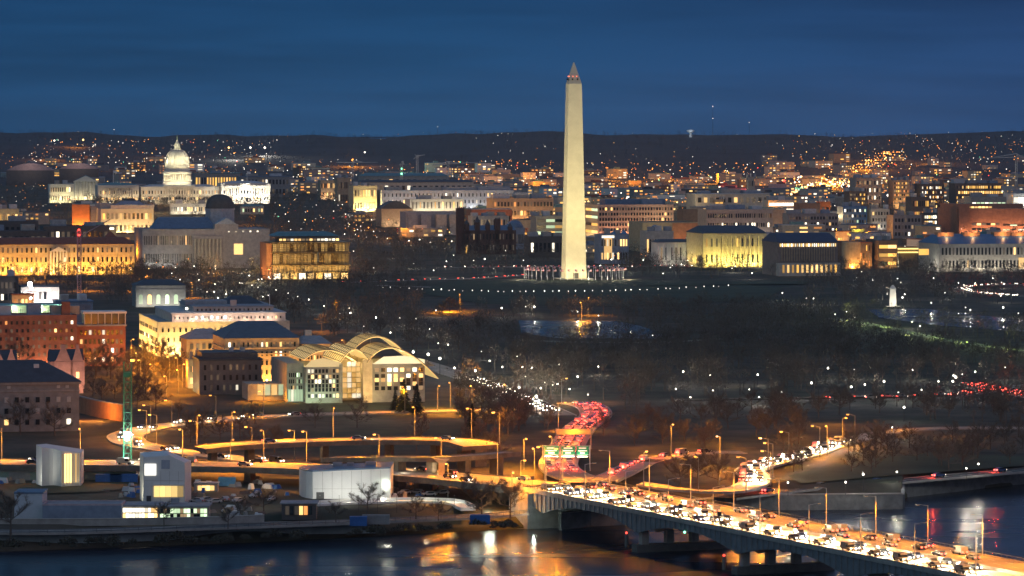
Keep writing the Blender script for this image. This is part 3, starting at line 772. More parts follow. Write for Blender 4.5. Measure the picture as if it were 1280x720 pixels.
def shell_arch(b, nm, m, prof, y0, y1, t=.6, ribs=None):
    """a curved roof shell: profile of (x, z) pairs swept from y0 to y1"""
    up = [(x, z) for x, z in prof]; lo = [(x, z - t) for x, z in reversed(prof)]
    o = MB().prism(up + lo, y0, y1, 'y').build(nm, m, b.root)
    if ribs:
        rb = MB()
        for k in range(ribs + 1):
            y = y0 + (y1 - y0) * k / ribs
            for (xa, za), (xb, zb) in zip(prof, prof[1:]): rb.tube((xa, y, za + .1), (xb, y, zb + .1), .16, .16, 4)
        for i in range(0, len(prof), 2): rb.tube((prof[i][0], y0, prof[i][1] + .1), (prof[i][0], y1, prof[i][1] + .1), .16, .16, 4)
        rb.build('roof_rib', mat('pale_rib', (.20, .16, .10)), o)
    return o
def glass_institute():
    b = Bld('glass_institute', 'white winged institute with glowing curved glass roofs and lit atrium', 360, 549, 452, 504, 60, CONC, 'institute', body=False)
    m = b.m; zt = b.zpx; fy = -b.d / 2; X = b.xpx
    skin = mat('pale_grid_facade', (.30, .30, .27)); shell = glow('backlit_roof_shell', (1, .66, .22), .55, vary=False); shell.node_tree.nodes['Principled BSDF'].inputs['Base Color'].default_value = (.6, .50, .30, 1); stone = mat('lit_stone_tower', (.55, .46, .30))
    def blk(nm, a, c, top, y0, y1, mm): return MB().box((X(a) + X(c)) / 2, (y0 + y1) / 2, -1, X(c) - X(a), y1 - y0, zt(top) + 1).build(nm, mm, b.root)
    blk('office_wing', 382, 425, 459, fy, fy + 46, skin); blk('side_wing', 362, 383, 455, fy + 8, fy + 58, skin)
    blk('office_wing', 465, 531, 456, fy, fy + 40, skin); blk('atrium_back', 427, 454, 450, fy + 14, fy + 40, stone); blk('tower', 453, 464.5, 450, fy - 2, fy + 12, stone); blk('corner_pier', 424, 428, 455, fy - .6, fy + 3, skin)
    b.h = zt(459); 
    def rows(a, c, ys, n, p, lit, hh, ww=.62, y=None):
        for j, py in enumerate(ys):
            for i in range(n):
                mm = rng.choice(lit) if rng.random() < p[j] else GLASS
                b.win(X(a) + (X(c) - X(a)) * (i + .5) / n, zt(py), (X(c) - X(a)) / n * ww, hh, mm, y=(fy - .05) if y is None else y)
    rows(384, 424, (464, 471, 477, 482.5, 487.5, 495), 9, (.5, .25, .3, .12, .2, .6), (W_WARM, W_WHITE, W_GREEN, W_DIM), 1.5)
    rows(467, 530, (463.5, 471, 476, 481, 486.5), 8, (.8, .5, .4, .35, .4), (W_WARM, W_WARM, W_WHITE, W_DIM), 1.6)
    rows(364, 381, (470, 478, 486), 7, (.5, .5, .6), (W_GREEN, W_WARM, W_DIM), 1.7, y=fy + 7.95)
    rows(363, 382, (495.5,), 5, (1,), (W_GREEN, W_WHITE), 5.0, .8, y=fy + 7.9)
    # atrium glass under its arch
    for j in range(7):
        for i in range(4):
            zz = 1.5 + j * (zt(452) - 2) / 7
            if j < 6 or i in (1, 2, 3): b.win(X(430) + (X(453) - X(430)) * (i + .5) / 4, zz + 1.1, (X(453) - X(430)) / 4 * .85, (zt(452) - 2) / 7 * .85, rng.choice((W_WARM, W_WARM, W_WHITE, W_GOLD)), y=fy + 4 + 0.2 * j, name='atrium_glass')
    # curved shells
    def arc(ax, ay, bx, by, cx, cy_, n=14):
        out = []
        for k in range(n + 1):
            t = k / n; px = (1 - t) ** 2 * ax + 2 * t * (1 - t) * bx + t * t * cx; py = (1 - t) ** 2 * ay + 2 * t * (1 - t) * by + t * t * cy_; out.append((X(px), zt(py)))
        return out
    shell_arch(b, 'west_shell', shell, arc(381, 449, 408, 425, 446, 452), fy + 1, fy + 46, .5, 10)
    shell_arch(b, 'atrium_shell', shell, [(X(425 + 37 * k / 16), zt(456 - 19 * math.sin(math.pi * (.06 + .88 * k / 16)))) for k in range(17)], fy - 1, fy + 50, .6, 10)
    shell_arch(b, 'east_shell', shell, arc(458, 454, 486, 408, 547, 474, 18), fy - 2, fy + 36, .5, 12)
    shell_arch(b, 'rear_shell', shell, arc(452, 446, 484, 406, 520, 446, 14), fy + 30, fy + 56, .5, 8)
    bk = MB().prism([(X(381), zt(459)), (X(425), zt(459)), (X(425), zt(453)), (X(404), zt(448)), (X(390), zt(450))], fy + .2, fy + .6, 'y'); bk.build('lit_lunette', glow('lunette_glow', (1, .72, .32), .55, vary=False), b.root)
    bk = MB().prism([(X(466), zt(456)), (X(531), zt(456)), (X(531), zt(451)), (X(505), zt(446)), (X(480), zt(447))], fy + .2, fy + .6, 'y'); bk.build('lit_lunette', glow('lunette_white', (1, .84, .50), .9, vary=False), b.root)
    st = MB()
    for k in range(5): st.tube((X(531), fy + 1, zt(459)), (X(534 + k * 3.0), fy + 1 + k, zt(451.5 + k * 2.0)), .25, .2, 5)
    st.build('roof_strut', mat('pale_rib', (0, 0, 0)), b.root)
    # lights under the shells, and unseen ones hung in the air to brighten them
    for px, py, yy, pw in ((392, 447, 10, 900), (412, 446, 10, 900), (440, 446, 4, 1500), (440, 446, 24, 1500), (478, 440, 8, 1500), (500, 440, 8, 1800), (520, 446, 8, 1500)):
        lamp('POINT', (X(px), fy + yy, zt(py) - 2.2), (1, .72, .32), pw, .5, b.root)
    for px, py, yy, pw in ((395, 432, -12, 2600), (440, 424, -12, 3600), (475, 416, -10, 4200), (500, 414, -10, 4800), (530, 424, -10, 4200), (488, 410, 30, 3200)):
        lamp('POINT', (X(px), fy + yy, zt(py) + 4), (1, .74, .34), pw, .5, b.root)
    for px in (458, 470): lamp('SPOT', (X(px), fy - 14, 1), (1, .70, .30), 4500, .4, b.root, (X(458), fy, 10), 110, .9)
    for px in (366, 376, 396, 408): lamp('SPOT', (X(px), fy - 8, 2), (.72, 1, .62), 1500, .3, b.root, (X(px), fy, 3), 130, .9)
    # low glazed entrance hall in front of the side wing
    MB().box(X(341), fy + 30, -1, 16, 20, 8).build('entrance_hall', skin, b.root)
    for i in range(6): b.win(X(333) + 3 * i, 4.5, 2.4, 4.5, rng.choice((W_GREEN, W_WARM)), y=fy + 19.9)
    b.done()
glass_institute()

# ------------------------------------------------------------------ arts pavilions by the river
def pavilions():
    # first: curved white tower with glass fins
    D = dz(609, 6.6); X = lambda px: (px - 640) / F * D; Z = lambda py: H - (py - HZ) / F * D - 6.6
    r = empty('white_pavilion', (X(70), D, 6.6), 'small white pavilion with concave wall and glowing glass fins', 'pavilion')
    L = lambda px: X(px) - X(70)
    W = mat('pavilion_concrete', (.62, .63, .63), var=.05)
    poly = [(L(41), 9), (L(52), 1.0)] + [(L(52 + 25 * t), 1.0 + 3.2 * math.sin(math.pi * t) - 1.2 * t) for t in (.15, .3, .5, .7, .85, 1)] + [(L(100), 3), (L(98), 16), (L(50), 17)]
    mb = MB(); n = len(poly)
    tops = [Z(558.5) + (Z(567) - Z(558.5)) * ((p[0] - L(41)) / (L(100) - L(41))) for p in poly]
    mb.add([(x, y, -1) for x, y in poly] + [(x, y, t) for (x, y), t in zip(poly, tops)], [tuple(range(n - 1, -1, -1)), tuple(range(n, 2 * n))] + [(i, (i + 1) % n, n + (i + 1) % n, n + i) for i in range(n)])
    mb.build('wall', W, r)
    for k in range(7):
        o = link('glass_fin', wmesh(rng.choice((W_WARM, W_DIM, W_WARM))), r); o.location = (L(78.5 + k * 3.1), -.25 + .42 * k, Z(587) + .4); o.scale = (.62, .3, Z(569) - Z(605))
    for k in range(8): MB().box(L(77.0 + k * 3.1), -.5 + .42 * k, -.5, .22, .5, Z(567) + .3).build('fin', W, r)
    lamp('SPOT', (L(36), -3, .5), (1, .95, .78), 1700, .3, r, (L(46), 4, 7), 110, .9)
    lamp('SPOT', (L(92), -12, .5), (1, .85, .5), 900, .3, r, (L(92), 2, 8), 110, .9)
    # second: faceted white block with a square window
    D2 = dz(629, 6.5); X2 = lambda px: (px - 640) / F * D2; Z2 = lambda py: H - (py - HZ) / F * D2 - 6.5
    r = empty('white_pavilion', (X2(205), D2, 6.5), 'faceted white pavilion with a glowing square window', 'pavilion')
    L2 = lambda px: X2(px) - X2(205)
    poly = [(L2(180), 0), (L2(231), 0), (L2(236), 9), (L2(169.5), 14)]; tops = [Z2(571.5), Z2(578.5), Z2(579), Z2(570)]
    mb = MB(); apex = (L2(213), 1.0, Z2(568.2))
    mb.add([(x, y, -1) for x, y in poly] + [(x, y, t) for (x, y), t in zip(poly, tops)] + [(L2(212), 0, Z2(569.3)), (L2(205), 12, Z2(567))],
           [(3, 2, 1, 0), (0, 1, 5, 8, 4), (1, 2, 6, 5), (2, 3, 7, 9, 6), (3, 0, 4, 7), (4, 8, 9, 7), (8, 5, 6, 9)])
    mb.build('wall', W, r)
    o = link('square_window', wmesh(glow('bright_square', (1, .97, .88), 1.3, vary=False)), r); o.location = (L2(188), -.1, Z2(587)); o.scale = (14 * .25, .3, 14 * .25)
    o = link('upper_window', wmesh(mat('reflecting_window', (.3, .33, .4), rough=.2)), r); o.location = (L2(207), -.06, Z2(580.5)); o.scale = (2.6, .25, 2.7)
    for k in range(5):
        o = link('foyer_window', wmesh(glow('foyer_amber', (1, .66, .22), .85)), r); o.location = (L2(196 + k * 7.4), -.12, Z2(614.3)); o.scale = (1.68, .3, 3.3)
    MB().box(L2(210.5), -.2, Z2(607) + .05, 10.2, .6, .35).build('foyer_lintel', W, r)
    lamp('SPOT', (L2(160), 2, .5), (1, .9, .6), 1500, .3, r, (L2(175), 7, 6), 110, .9)
    sm2 = mat('seam_grey', (.30, .30, .30))
    for px in (190, 201, 212, 223): MB().box(L2(px), -.01, .2, .08, .05, 9.6 if px != 190 else 6.2).build('panel_seam', sm2, r)
    MB().box(L2(205), -.012, 6.9, L2(230) - L2(181), .05, .08).build('panel_seam', sm2, r); MB().box(L2(186), -.06, -.2, 1.4, .3, 2.5).build('door', DSTEEL, r)
    # third: long white hall with a curved end
    D3 = dz(624, 6.4); X3 = lambda px: (px - 640) / F * D3; Z3 = lambda py: H - (py - HZ) / F * D3 - 6.4
    r = empty('white_pavilion', (X3(430), D3, 6.4), 'long brightly lit white hall with a curved dark end wall', 'pavilion')
    L3 = lambda px: X3(px) - X3(430)
    nose = [(L3(389 - 1.2), -.2)] + [(L3(389 - 2.4 * math.sin(math.pi * t)), -.2) for t in ()]
    poly = [(L3(391), 0), (L3(488), 0), (L3(489.5), 20), (L3(372), 20), (L3(371), 14), (L3(375), 8), (L3(382), 3)]
    tl = lambda x: Z3(590.5) + (Z3(585.5) - Z3(590.5)) * max(0, (x - L3(372)) / (L3(489) - L3(372)))
    mb = MB(); n = len(poly); mb.add([(x, y, -1) for x, y in poly] + [(x, y, tl(x)) for x, y in poly], [tuple(range(n - 1, -1, -1)), tuple(range(n, 2 * n))] + [(i, (i + 1) % n, n + (i + 1) % n, n + i) for i in range(n)])
    mb.build('wall', W, r)
    mb = MB(); mb.add([(x * 1.003, y * 1.0 - .1, tl(x) + .003) for x, y in poly] + [(x * 1.003, y - .1, tl(x) + .45) for x, y in poly], [tuple(range(n - 1, -1, -1)), tuple(range(n, 2 * n))] + [(i, (i + 1) % n, n + (i + 1) % n, n + i) for i in range(n)])
    mb.build('roof', RBLUE, r)
    for px, pw in ((400, 1500), (420, 1500), (440, 1500), (460, 1500), (480, 1500)): lamp('SPOT', (L3(px), -11, .6), (1, .97, .84), pw, .4, r, (L3(px), 0, 5), 130, .9)
    MB().box(L3(483.5), -.3, Z3(608), .9, .5, .7).build('wall_lamp', L_WHITE, r); lamp('POINT', (L3(483.5), -1.2, Z3(606)), (.9, 1, .75), 260, .3, r)
    sm = mat('seam_grey', (.30, .30, .30))
    for k in range(1, 8): MB().box(L3(391) + (L3(488) - L3(391)) * k / 8, -.01, .2, .10, .06, tl(L3(391 + 97 * k / 8)) - .4).build('panel_seam', sm, r)
    MB().box((L3(391) + L3(488)) / 2, -.012, 3.2, L3(487) - L3(392), .06, .08).build('panel_seam', sm, r)
    MB().box(L3(398), -.08, -.2, 1.3, .3, 2.4).build('door', DSTEEL, r); MB().box(L3(402.5), -.08, -.2, 1.3, .3, 2.4).build('door', DSTEEL, r)
    for px, w, hh in ((420, 3.0, 1.2), (436, 2.2, .9), (462, 3.4, 1.0)): MB().box(L3(px), 12, tl(L3(px)) + .45, w, 2, hh).build('rooftop_unit', RGREY, r)
    FOOT.extend([(X(70), D + 8, 10, 12, 0), (X2(203), D2 + 7, 11, 12, 0), (X3(430), D3 + 10, 18, 14, 0)])
    # the low buildings along the terrace
    b = Bld('river_studio', 'low blue grey studio wall below the terrace lawn', 53, 152, 632, 652, 12, BLUEW, rot=0); b.parapet(mat('pink_coping', (.4, .33, .36)), RGREY, .5)
    b = Bld('river_studio', 'blank white box at the end of the low studio wall', 18, 53, 617, 650, 12, mat('white_panel', (.45, .50, .55), var=.08), rot=0); b.roof(RBLUE, .4, .2)
    b = Bld('cafe_pavilion', 'low cafe pavilion with two rows of bright warm panes', 152, 198, 633, 650, 10, CONC, rot=0); b.roof(RGREY, .5, .6)
    b.grid(2, 11, 1, (W_WHITE, W_WHITE, W_WARM), z0=.5, z1=b.h - .3, x0=-b.w / 2 + .3, x1=b.w / 2 - .3, fw=.85, fh=.75).done()
    b = Bld('gallery_pavilion', 'long low gallery with pale green glazing beside the bright cafe', 199, 260, 634, 650, 10, CONC, rot=0); b.roof(RGREY, .5, .5)
    b.grid(2, 14, .55, (W_GREEN, W_DIM, W_GREEN), z0=.4, z1=b.h - .3, x0=-b.w / 2 + .3, x1=b.w / 2 - .3, fw=.9, fh=.8).done()
    b.pent(-3, 1, 2.5, 2, 1.2); b.pent(4, 0, 1.6, 1.6, .9)
    b = Bld('garden_kiosk', 'small kiosk with orange panels on the river terrace', 352, 395, 630, 646, 8, DARKW, rot=0); b.roof(RGREY, .4, .5)
    b.grid(1, 6, .4, (W_WARM, W_ORNG), z0=.3, z1=b.h - .3, fw=.8, fh=.8).done()
    b = Bld('lit_wall_shed', 'low shed with a sloping glowing wall beside the faceted pavilion', 243, 272, 605, 615, 6, CONC, rot=0); b.roof(RGREY, .3, .3); b.grid(1, 4, 1, (W_WARM,), z0=.2, z1=b.h - .2, fw=.9, fh=.7).done()
    return
pavilions()

# ================================================================== OTHER BUILDINGS
def B(name, label, x0, x1, yt, yb, dep, wall, roof=RGREY, fl=0, co=0, p=.2, lit=(W_WARM, W_DIM, W_WHITE), kind='flat', rh=4.0, side=0, flood=None, fw=.55, fh=.5, pents=0, rot=ROT, cat='building', bands=False, dark=GLASS, fn=4, z0=None, corn=False, rx=.6, ry=.1, sideflood=None):
    b = Bld(name, label, x0, x1, yt, yb, dep, wall, cat, rot)
    if kind == 'flat': b.parapet(wall, roof)
    elif kind == 'slab': b.roof(roof)
    else: b.hip(roof, rh, rx, ry)
    if kind == 'flat' and not pents and fl: pents = rng.randint(2, 4)
    if fl:
        if bands: b.bands(fl, p, lit, dark, parts=co, fh=fh, z0=z0)
        else: b.grid(fl, co, p, lit, dark, fw=fw, fh=fh, z0=z0)
        if side: b.grid(fl, side, p, lit, dark, face='s', fw=fw, fh=fh, z0=z0)
    if corn: b.cornice(b.h * .78, wall)
    for i in range(pents):
        w = b.w * rng.uniform(.12, .28); b.pent(b.w * ((i + .5) / pents - .5) + rng.uniform(-3, 3), rng.uniform(-.15, .15) * dep, w, dep * rng.uniform(.3, .5), rng.uniform(3, 5.5), rng.choice((RGREY, RLIGHT, CONC, BLUEW)))
    if flood: b.flood(flood[0], flood[1], fn)
    if sideflood: b.flood(sideflood[0], sideflood[1], sideflood[2], face='s')
    return b.done()

# ---- bluff at the west end
def mansion():
    b = Bld('hipped_mansion', 'grey stone mansion with dark hipped roof behind bare trees', -70, 99, 479, 541, 22, mat('grey_mansion', (.22, .22, .215)))
    b.hip(RDARK, b.zpx(453) - b.h, .45, .1, 1.0); b.cornice(b.h - .9, mat('grey_trim', (.27, .27, .26)), .9, .6); b.cornice(b.zpx(491), mat('grey_trim', (0, 0, 0)), .5, .3)
    for px, ym in ((84, 485), (73, 485), (11, 485)): b.win(b.xpx(px), b.zpx(ym), 1.3, 1.1, mat('pale_shutter', (.38, .38, .36)))
    for j, py in enumerate((501, 515, 529)):
        for px in range(-58, 96, 13):
            m = W_WHITE if (px, j) in ((85, 2),) else W_WARM if (px, j) == (7, 2) else GLASS if rng.random() < .6 else mat('pale_shutter', (0, 0, 0))
            b.win(b.xpx(px + 1), b.zpx(py), 1.5, 2.0, m)
    MB().box(b.xpx(47), -4, b.h + 1.5, 2.0, 2.0, 5).build('chimney', mat('white_chimney', (.45, .46, .48)), b.root); MB().box(b.xpx(43), 2, b.h + 3, 1, 1, 5).build('chimney', mat('white_chimney', (0, 0, 0)), b.root)
    b.done()
mansion()
def gabled(label, x0, x1, yeave, ytop, yb, gx, dep, lampc=None):
    b = Bld('curved_gable_house', label, x0, x1, yeave, yb, dep, PINK, 'house')
    MB().prism([(-dep / 2 - .6, b.h), (dep / 2 + .6, b.h), (0, b.h + 5)], -b.w / 2 - .3, b.w / 2 + .3, 'x').build('roof', RDARK, b.root)
    for px, w in gx:
        x = b.xpx(px); hh = b.zpx(ytop) - b.h
        gp_ = [(x - w, 2), (x + w, 2), (x + w, b.h), (x + w * .75, b.h + .6), (x + w * .42, b.h + hh * .55), (x + w * .22, b.h + hh * .8), (x + w * .2, b.h + hh), (x - w * .2, b.h + hh), (x - w * .22, b.h + hh * .8), (x - w * .42, b.h + hh * .55), (x - w * .75, b.h + .6), (x - w, b.h)]
        MB().prism(gp_, -dep / 2 - .5, -dep / 2 + .6, 'y').build('gable', PINK, b.root)
        for zz in (4.0, 8.0): b.win(x, zz, 1.3, 2.6, rng.choice((W_WHITE, W_WARM)), y=-dep / 2 - .55)
    b.grid(2, 6, .3, (W_WARM, W_WHITE), fw=.3, fh=.5); b.flood((1, .55, .35), 1500, 3, off=9); b.done()
gabled('pink house with curved gables beside the brick apartment block', 60, 104, 452, 431, 492, ((79, 4.2), (97, 3.0)), 12)
gabled('pink gabled house peeping out at the edge behind the mansion', -30, 21, 453, 437, 492, ((-4, 4.0), (14, 2.5)), 12)
b = B('brick_apartment', 'long red brick apartment block with a few glowing windows', -50, 96, 397, 462, 24, BRICK, RGREY, 6, 20, .10, (W_WARM, W_WHITE, W_ORNG), fw=.4, fh=.42, fn=5, flood=((1, .5, .25), 2600))
MB().box(b.xpx(83), -6, b.h, 4, 6, 7).build('stair_tower', BRICK, b.root)
b = B('brick_wing', 'brick wing with white framed dark glass storey on top', 92, 157, 408, 458, 20, BRICK, RGREY, 4, 10, .15, (W_WARM, W_WHITE), kind='slab', flood=((1, .45, .2), 1800), fn=3)
MB().box(2, 0, b.h + .8, b.w * .86, 14, 5.2).build('glass_storey', GLASS, b.root); MB().box(2, 0, b.h + 6, b.w * .9, 15.5, 1.0).build('roof_slab', WHITE, b.root)
for i in range(7): MB().box(2 - b.w * .42 + b.w * .84 * i / 6, -7.2, b.h + .8, .35, .4, 5.2).build('white_frame', WHITE, b.root)
b = B('rooftop_arcade_block', 'flat roofed block with greenish lit colonnade along its roof edge', -60, 80, 395, 440, 26, CONC, RBLUE, 0)
MB().box(0, -2, b.h, b.w * .96, 16, 5).build('upper_storey', mat('green_lit_wall', (.36, .42, .32)), b.root)
for i in range(46): b.win(-b.w * .47 + b.w * .94 * i / 45, b.h + 2.0, .9, 3.4, mat('pale_post', (.5, .55, .42)), y=-10.2, name='colonnade_post')
MB().box(0, -2, b.h + 5, b.w * .98, 18, .6).build('roof', RTEAL, b.root)
for px in (18, 52, 75): lamp('POINT', (b.xpx(px), -14, b.h + 3.6), (.8, 1, .62), 1600, .35, b.root); MB().box(b.xpx(px), -11, b.h + 3.8, 1.2, .5, .9).build('wall_lamp', glow('lamp_greenish', (.85, 1, .65), 22, vary=False), b.root)
B('blue_roof_annex', 'low annex with blue roof beside the tower crane foot', 66, 116, 378, 400, 30, BLUEW, RBLUE, 1, 6, .4, (W_WHITE, W_GREEN), kind='slab', pents=2)
B('grey_penthouse_block', 'plain grey block behind the brick wing', 92, 113, 383, 405, 12, mat('violet_grey', (.22, .21, .24)), RGREY)
B('site_office', 'low white block with glaring pink lit front under the work lamp', 24, 74, 359, 381, 18, WHITE, RDARK, 1, 7, .8, (W_WHITE, glow('window_pink', (1, .6, .5), 1.3)), kind='slab', flood=((1, .85, .75), 4200), fn=3)
B('dark_office', 'dark block with two small white windows beside the work lamp', -30, 23, 348, 381, 20, DARKW, RDARK, 2, 9, .2, (W_WHITE,))
B('orange_canopy_store', 'low store under an orange lit canopy by the rooftop arcade', 13, 42, 369, 386, 14, TAN, RRED, 1, 5, .7, (W_ORNG, W_WARM), kind='slab', flood=((1, .45, .12), 1800), fn=2)
b = B('floodlit_palace', 'long classical building flooded orange with a small pediment', -40, 168, 306, 345, 40, YELW, RRED, 3, 34, .12, (W_WHITE, W_WARM), kind='hip', rh=5, fw=.35, fh=.5, flood=((1, .43, .06), 11000), fn=13, rx=.9, ry=.5)
MB().prism([(b.xpx(62), b.zpx(315)), (b.xpx(84), b.zpx(315)), (b.xpx(73), b.zpx(309))], -b.d / 2 - 3, -b.d / 2 - .3, 'y').build('pediment', MARB, b.root)
b.cols(6, b.xpx(63), b.xpx(83), 0, b.zpx(315), .9, MARB, 2.0); MB().hip(b.xpx(141), 0, b.h + 3, 14, 14, 7, .5, .5).build('cupola', RRED, b.root)
lamp('SPOT', (b.xpx(73), -b.d / 2 - 16, 1), (1, .8, .4), 9000, .3, b.root, (b.xpx(73), -b.d / 2, 14), 90)
for px in (3, 74): b.win(b.xpx(px), b.zpx(321), 3, 5, W_WHITE)
for x0, x1, yt, lab, m in ((-30, 60, 290, 'long dark roofed office behind the orange floodlit palace', RDARK), (50, 137, 284, 'dark stepped office between the palace and the orange wall', DARKW), (-40, 48, 278, 'low dark office with dim lamps on the edge under the trees', DARKW)):
    B('dark_office', lab, x0, x1, yt, yt + 40, 40, DARKW, RDARK, 2, 12, .12, (W_DIM, W_WHITE), pents=2)
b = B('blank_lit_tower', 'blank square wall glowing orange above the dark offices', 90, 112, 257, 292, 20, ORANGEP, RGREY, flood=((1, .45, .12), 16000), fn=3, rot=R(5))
B('grey_step_block', 'grey windowless block next to the orange wall', 111, 137, 259, 292, 26, mat('violet_grey', (0, 0, 0)), RGREY, pents=1)
b = B('terraced_museum', 'pale museum with stepped grey roofs below the capitol', 120, 192, 262, 294, 60, LIME, RGREY, 2, 12, .25, (W_GOLD, W_WARM), kind='flat', flood=((1, .72, .30), 9000), fn=5)
MB().hip(6, 0, b.h + 1, b.w * .74, 44, 8, b.w * .3, 8).build('hipped_roof', mat('violet_roof', (.26, .25, .30)), b.root); MB().box(b.w * .1, -8, b.h + .9, b.w * .82, 42, 4).build('roof_terrace', RLIGHT, b.root)
B('lit_cube', 'tan lit stair block beside the stepped museum', 130, 137, 255, 280, 8, YELW, RGREY, flood=((1, .6, .2), 4000), fn=1)
b = B('arched_institute', 'grey classical block with tall glowing arched windows and dark roof', 165, 232, 357, 384, 26, GREY, RDARK, kind='hip', rh=3.5, corn=True)
for i in range(5):
    x = b.xpx(176 + i * 11); m = rng.choice((W_GREEN, W_DIM, W_WARM))
    pr = [(x - 1.3, 2), (x + 1.3, 2), (x + 1.3, 7)] + [(x + 1.3 * math.cos(t), 7 + 1.3 * math.sin(t)) for t in (.5, 1.0, 1.57, 2.1, 2.6)] + [(x - 1.3, 7)]
    MB().prism(pr, -b.d / 2 - .3, -b.d / 2 + .2, 'y').build('arched_window', m, b.root)
b.flood((1, .95, .75), 1500, 4)
def domed_museum():
    b = Bld('domed_museum', 'broad grey museum with pediment and a dark dome on a drum', 168, 337, 288, 336, 70, mat('museum_stone', (.30, .30, .31)), 'museum'); b.parapet(mat('museum_stone', (0, 0, 0)), RGREY)
    W2 = mat('museum_stone', (0, 0, 0)); c = b.xpx(282)
    MB().hip(b.xpx(235), 4, b.h + .9, b.w * .5, 40, b.zpx(274) - b.h, b.w * .38, 14).build('roof', RBLUE, b.root)
    MB().lathe([(12.4, b.h), (12.4, b.zpx(264)), (13, b.zpx(263.5)), (13, b.zpx(262)), (0, b.zpx(262))], 8, c, 6).build('drum', mat('pale_drum', (.34, .36, .40)), b.root)
    MB().lathe([(12.2, b.zpx(262)), (11.9, b.zpx(256)), (10.2, b.zpx(250)), (7, b.zpx(246)), (3, b.zpx(244.2)), (0, b.zpx(244))], 28, c, 6).build('dome', mat('dome_slate', (.075, .08, .085)), b.root, True)
    MB().prism([(b.xpx(269), b.zpx(280.5)), (b.xpx(296), b.zpx(280.5)), (b.xpx(283), b.zpx(272.5))], -b.d / 2 - 1, -b.d / 2 + 14, 'y').build('pediment', mat('blue_lit_stone', (.30, .36, .44)), b.root)
    MB().box(b.xpx(283), -b.d / 2 + 6, b.h - 1, 20, 14, b.zpx(280.5) - b.h + 1).build('portico_attic', W2, b.root)
    b.cols(8, b.xpx(243), b.xpx(276), 0, b.zpx(299), 1.0, LIME, 2.6)
    MB().box(b.xpx(260), -b.d / 2 - 2.6, b.zpx(299), b.xpx(276) - b.xpx(243) + 4, 3, 2.4).build('entablature', W2, b.root)
    lamp('SPOT', (b.xpx(250), -b.d / 2 - 1.5, 1), (1, .6, .2), 2500, .3, b.root, (b.xpx(262), -b.d / 2, 8), 150); lamp('SPOT', (b.xpx(272), -b.d / 2 - 1.5, 1), (1, .6, .2), 2500, .3, b.root, (b.xpx(262), -b.d / 2, 8), 150)
    b.win(b.xpx(298), b.zpx(312), 7.5, 9, W_WARM)
    b.grid(2, 28, .06, (W_WARM, W_DIM), x1=b.xpx(240), fw=.4)
    for i in range(5): b.win(b.xpx(286 + i * 9), b.h - 1.2, 1.4, 1.2, W_WHITE, name='eave_light')
    MB().lathe([(0, b.h), (13, b.h), (13, b.h + 1), (0, b.h + 1)][1:3], 20, -b.w / 2 + 12, -b.d / 2 + 10).build('corner_bay', LIME, b.root)
    b.flood((1, .95, .8), 1600, 3, x0=-b.w / 2, x1=b.xpx(225)); b.done()
domed_museum()
# ---- white stepped department block and its hip roofed neighbours
def department():
    b = Bld('stepped_department', 'big stepped white building whose end wall glows yellow', 174, 362, 405, 446, 96, mat('department_stone', (.50, .46, .38)), 'building')
    W2 = mat('department_stone', (0, 0, 0)); P2 = mat('pinkish_stone', (.48, .42, .40)); b.parapet(W2, RGREY, 1)
    MB().box(4, 6, b.h, b.w - 9, 84, b.zpx(395) - b.h + .5).build('upper_tier', P2, b.root); MB().box(8, 10, b.zpx(395), b.w - 26, 66, b.zpx(387) - b.zpx(395)).build('top_tier', P2, b.root)
    MB().box(4, 6, b.zpx(395) + .5, b.w - 8, 85, .5).build('tier_roof', RLIGHT, b.root); MB().box(8, 10, b.zpx(387), b.w - 25, 67, .5).build('roof', RGREY, b.root)
    MB().box(b.xpx(270), 6, b.zpx(387), 22, 20, 2.4).build('rooftop_unit', RGREY, b.root); MB().hip(b.xpx(318), 12, b.zpx(387), 24, 26, 4.2, 10, 4).build('pyramid_roof', RDARK, b.root); MB().box(b.xpx(300), -20, b.zpx(387), 3, 3, 3.4).build('stair_tower', P2, b.root)
    b.grid(1, 26, .2, (W_WHITE, W_WARM), z0=b.zpx(401.5), z1=b.zpx(396.5), y=6 - 42 - .05, fw=.35, fh=.6, x0=-b.w / 2 + 9, x1=b.w / 2 - 2)
    b.grid(1, 18, .05, (W_WHITE,), z0=b.zpx(393), z1=b.zpx(388), y=10 - 33 - .05, fw=.4, fh=.55, x0=-b.w / 2 + 22, x1=b.w / 2 - 6)
    b.grid(3, 22, .08, (W_WHITE, W_WARM), fw=.3, fh=.4); b.grid(3, 14, .06, (W_WHITE,), face='s', fw=.3, fh=.4)
    b.flood((1, .60, .15), 13000, 6, face='s', off=9, zf=.6); b.flood((1, .64, .18), 7000, 7, x1=b.w * .1)
    for i in range(8): lamp('POINT', (-b.w / 2 + 12 + (b.w - 20) * i / 7, 6 - 42 - 3.0, b.zpx(403) + 1), (1, .72, .5), 750, .3, b.root)
    for px, py in ((240, 389), (256, 399), (268, 399), (285, 399)): MB().box(b.xpx(px), -36.6 if py > 392 else -23.8, b.zpx(py) - .4, 1.1, .4, 1.1).build('wall_lamp', L_WHITE, b.root)
    MB().tube((b.xpx(346), -20, b.zpx(395)), (b.xpx(346), -20, b.zpx(371)), .22, .12, 6).build('rooftop_flagpole', mat('white_pole', (0, 0, 0)), b.root)
    b.done()
department()
AMB = mat('amber_stone', (.44, .34, .22))
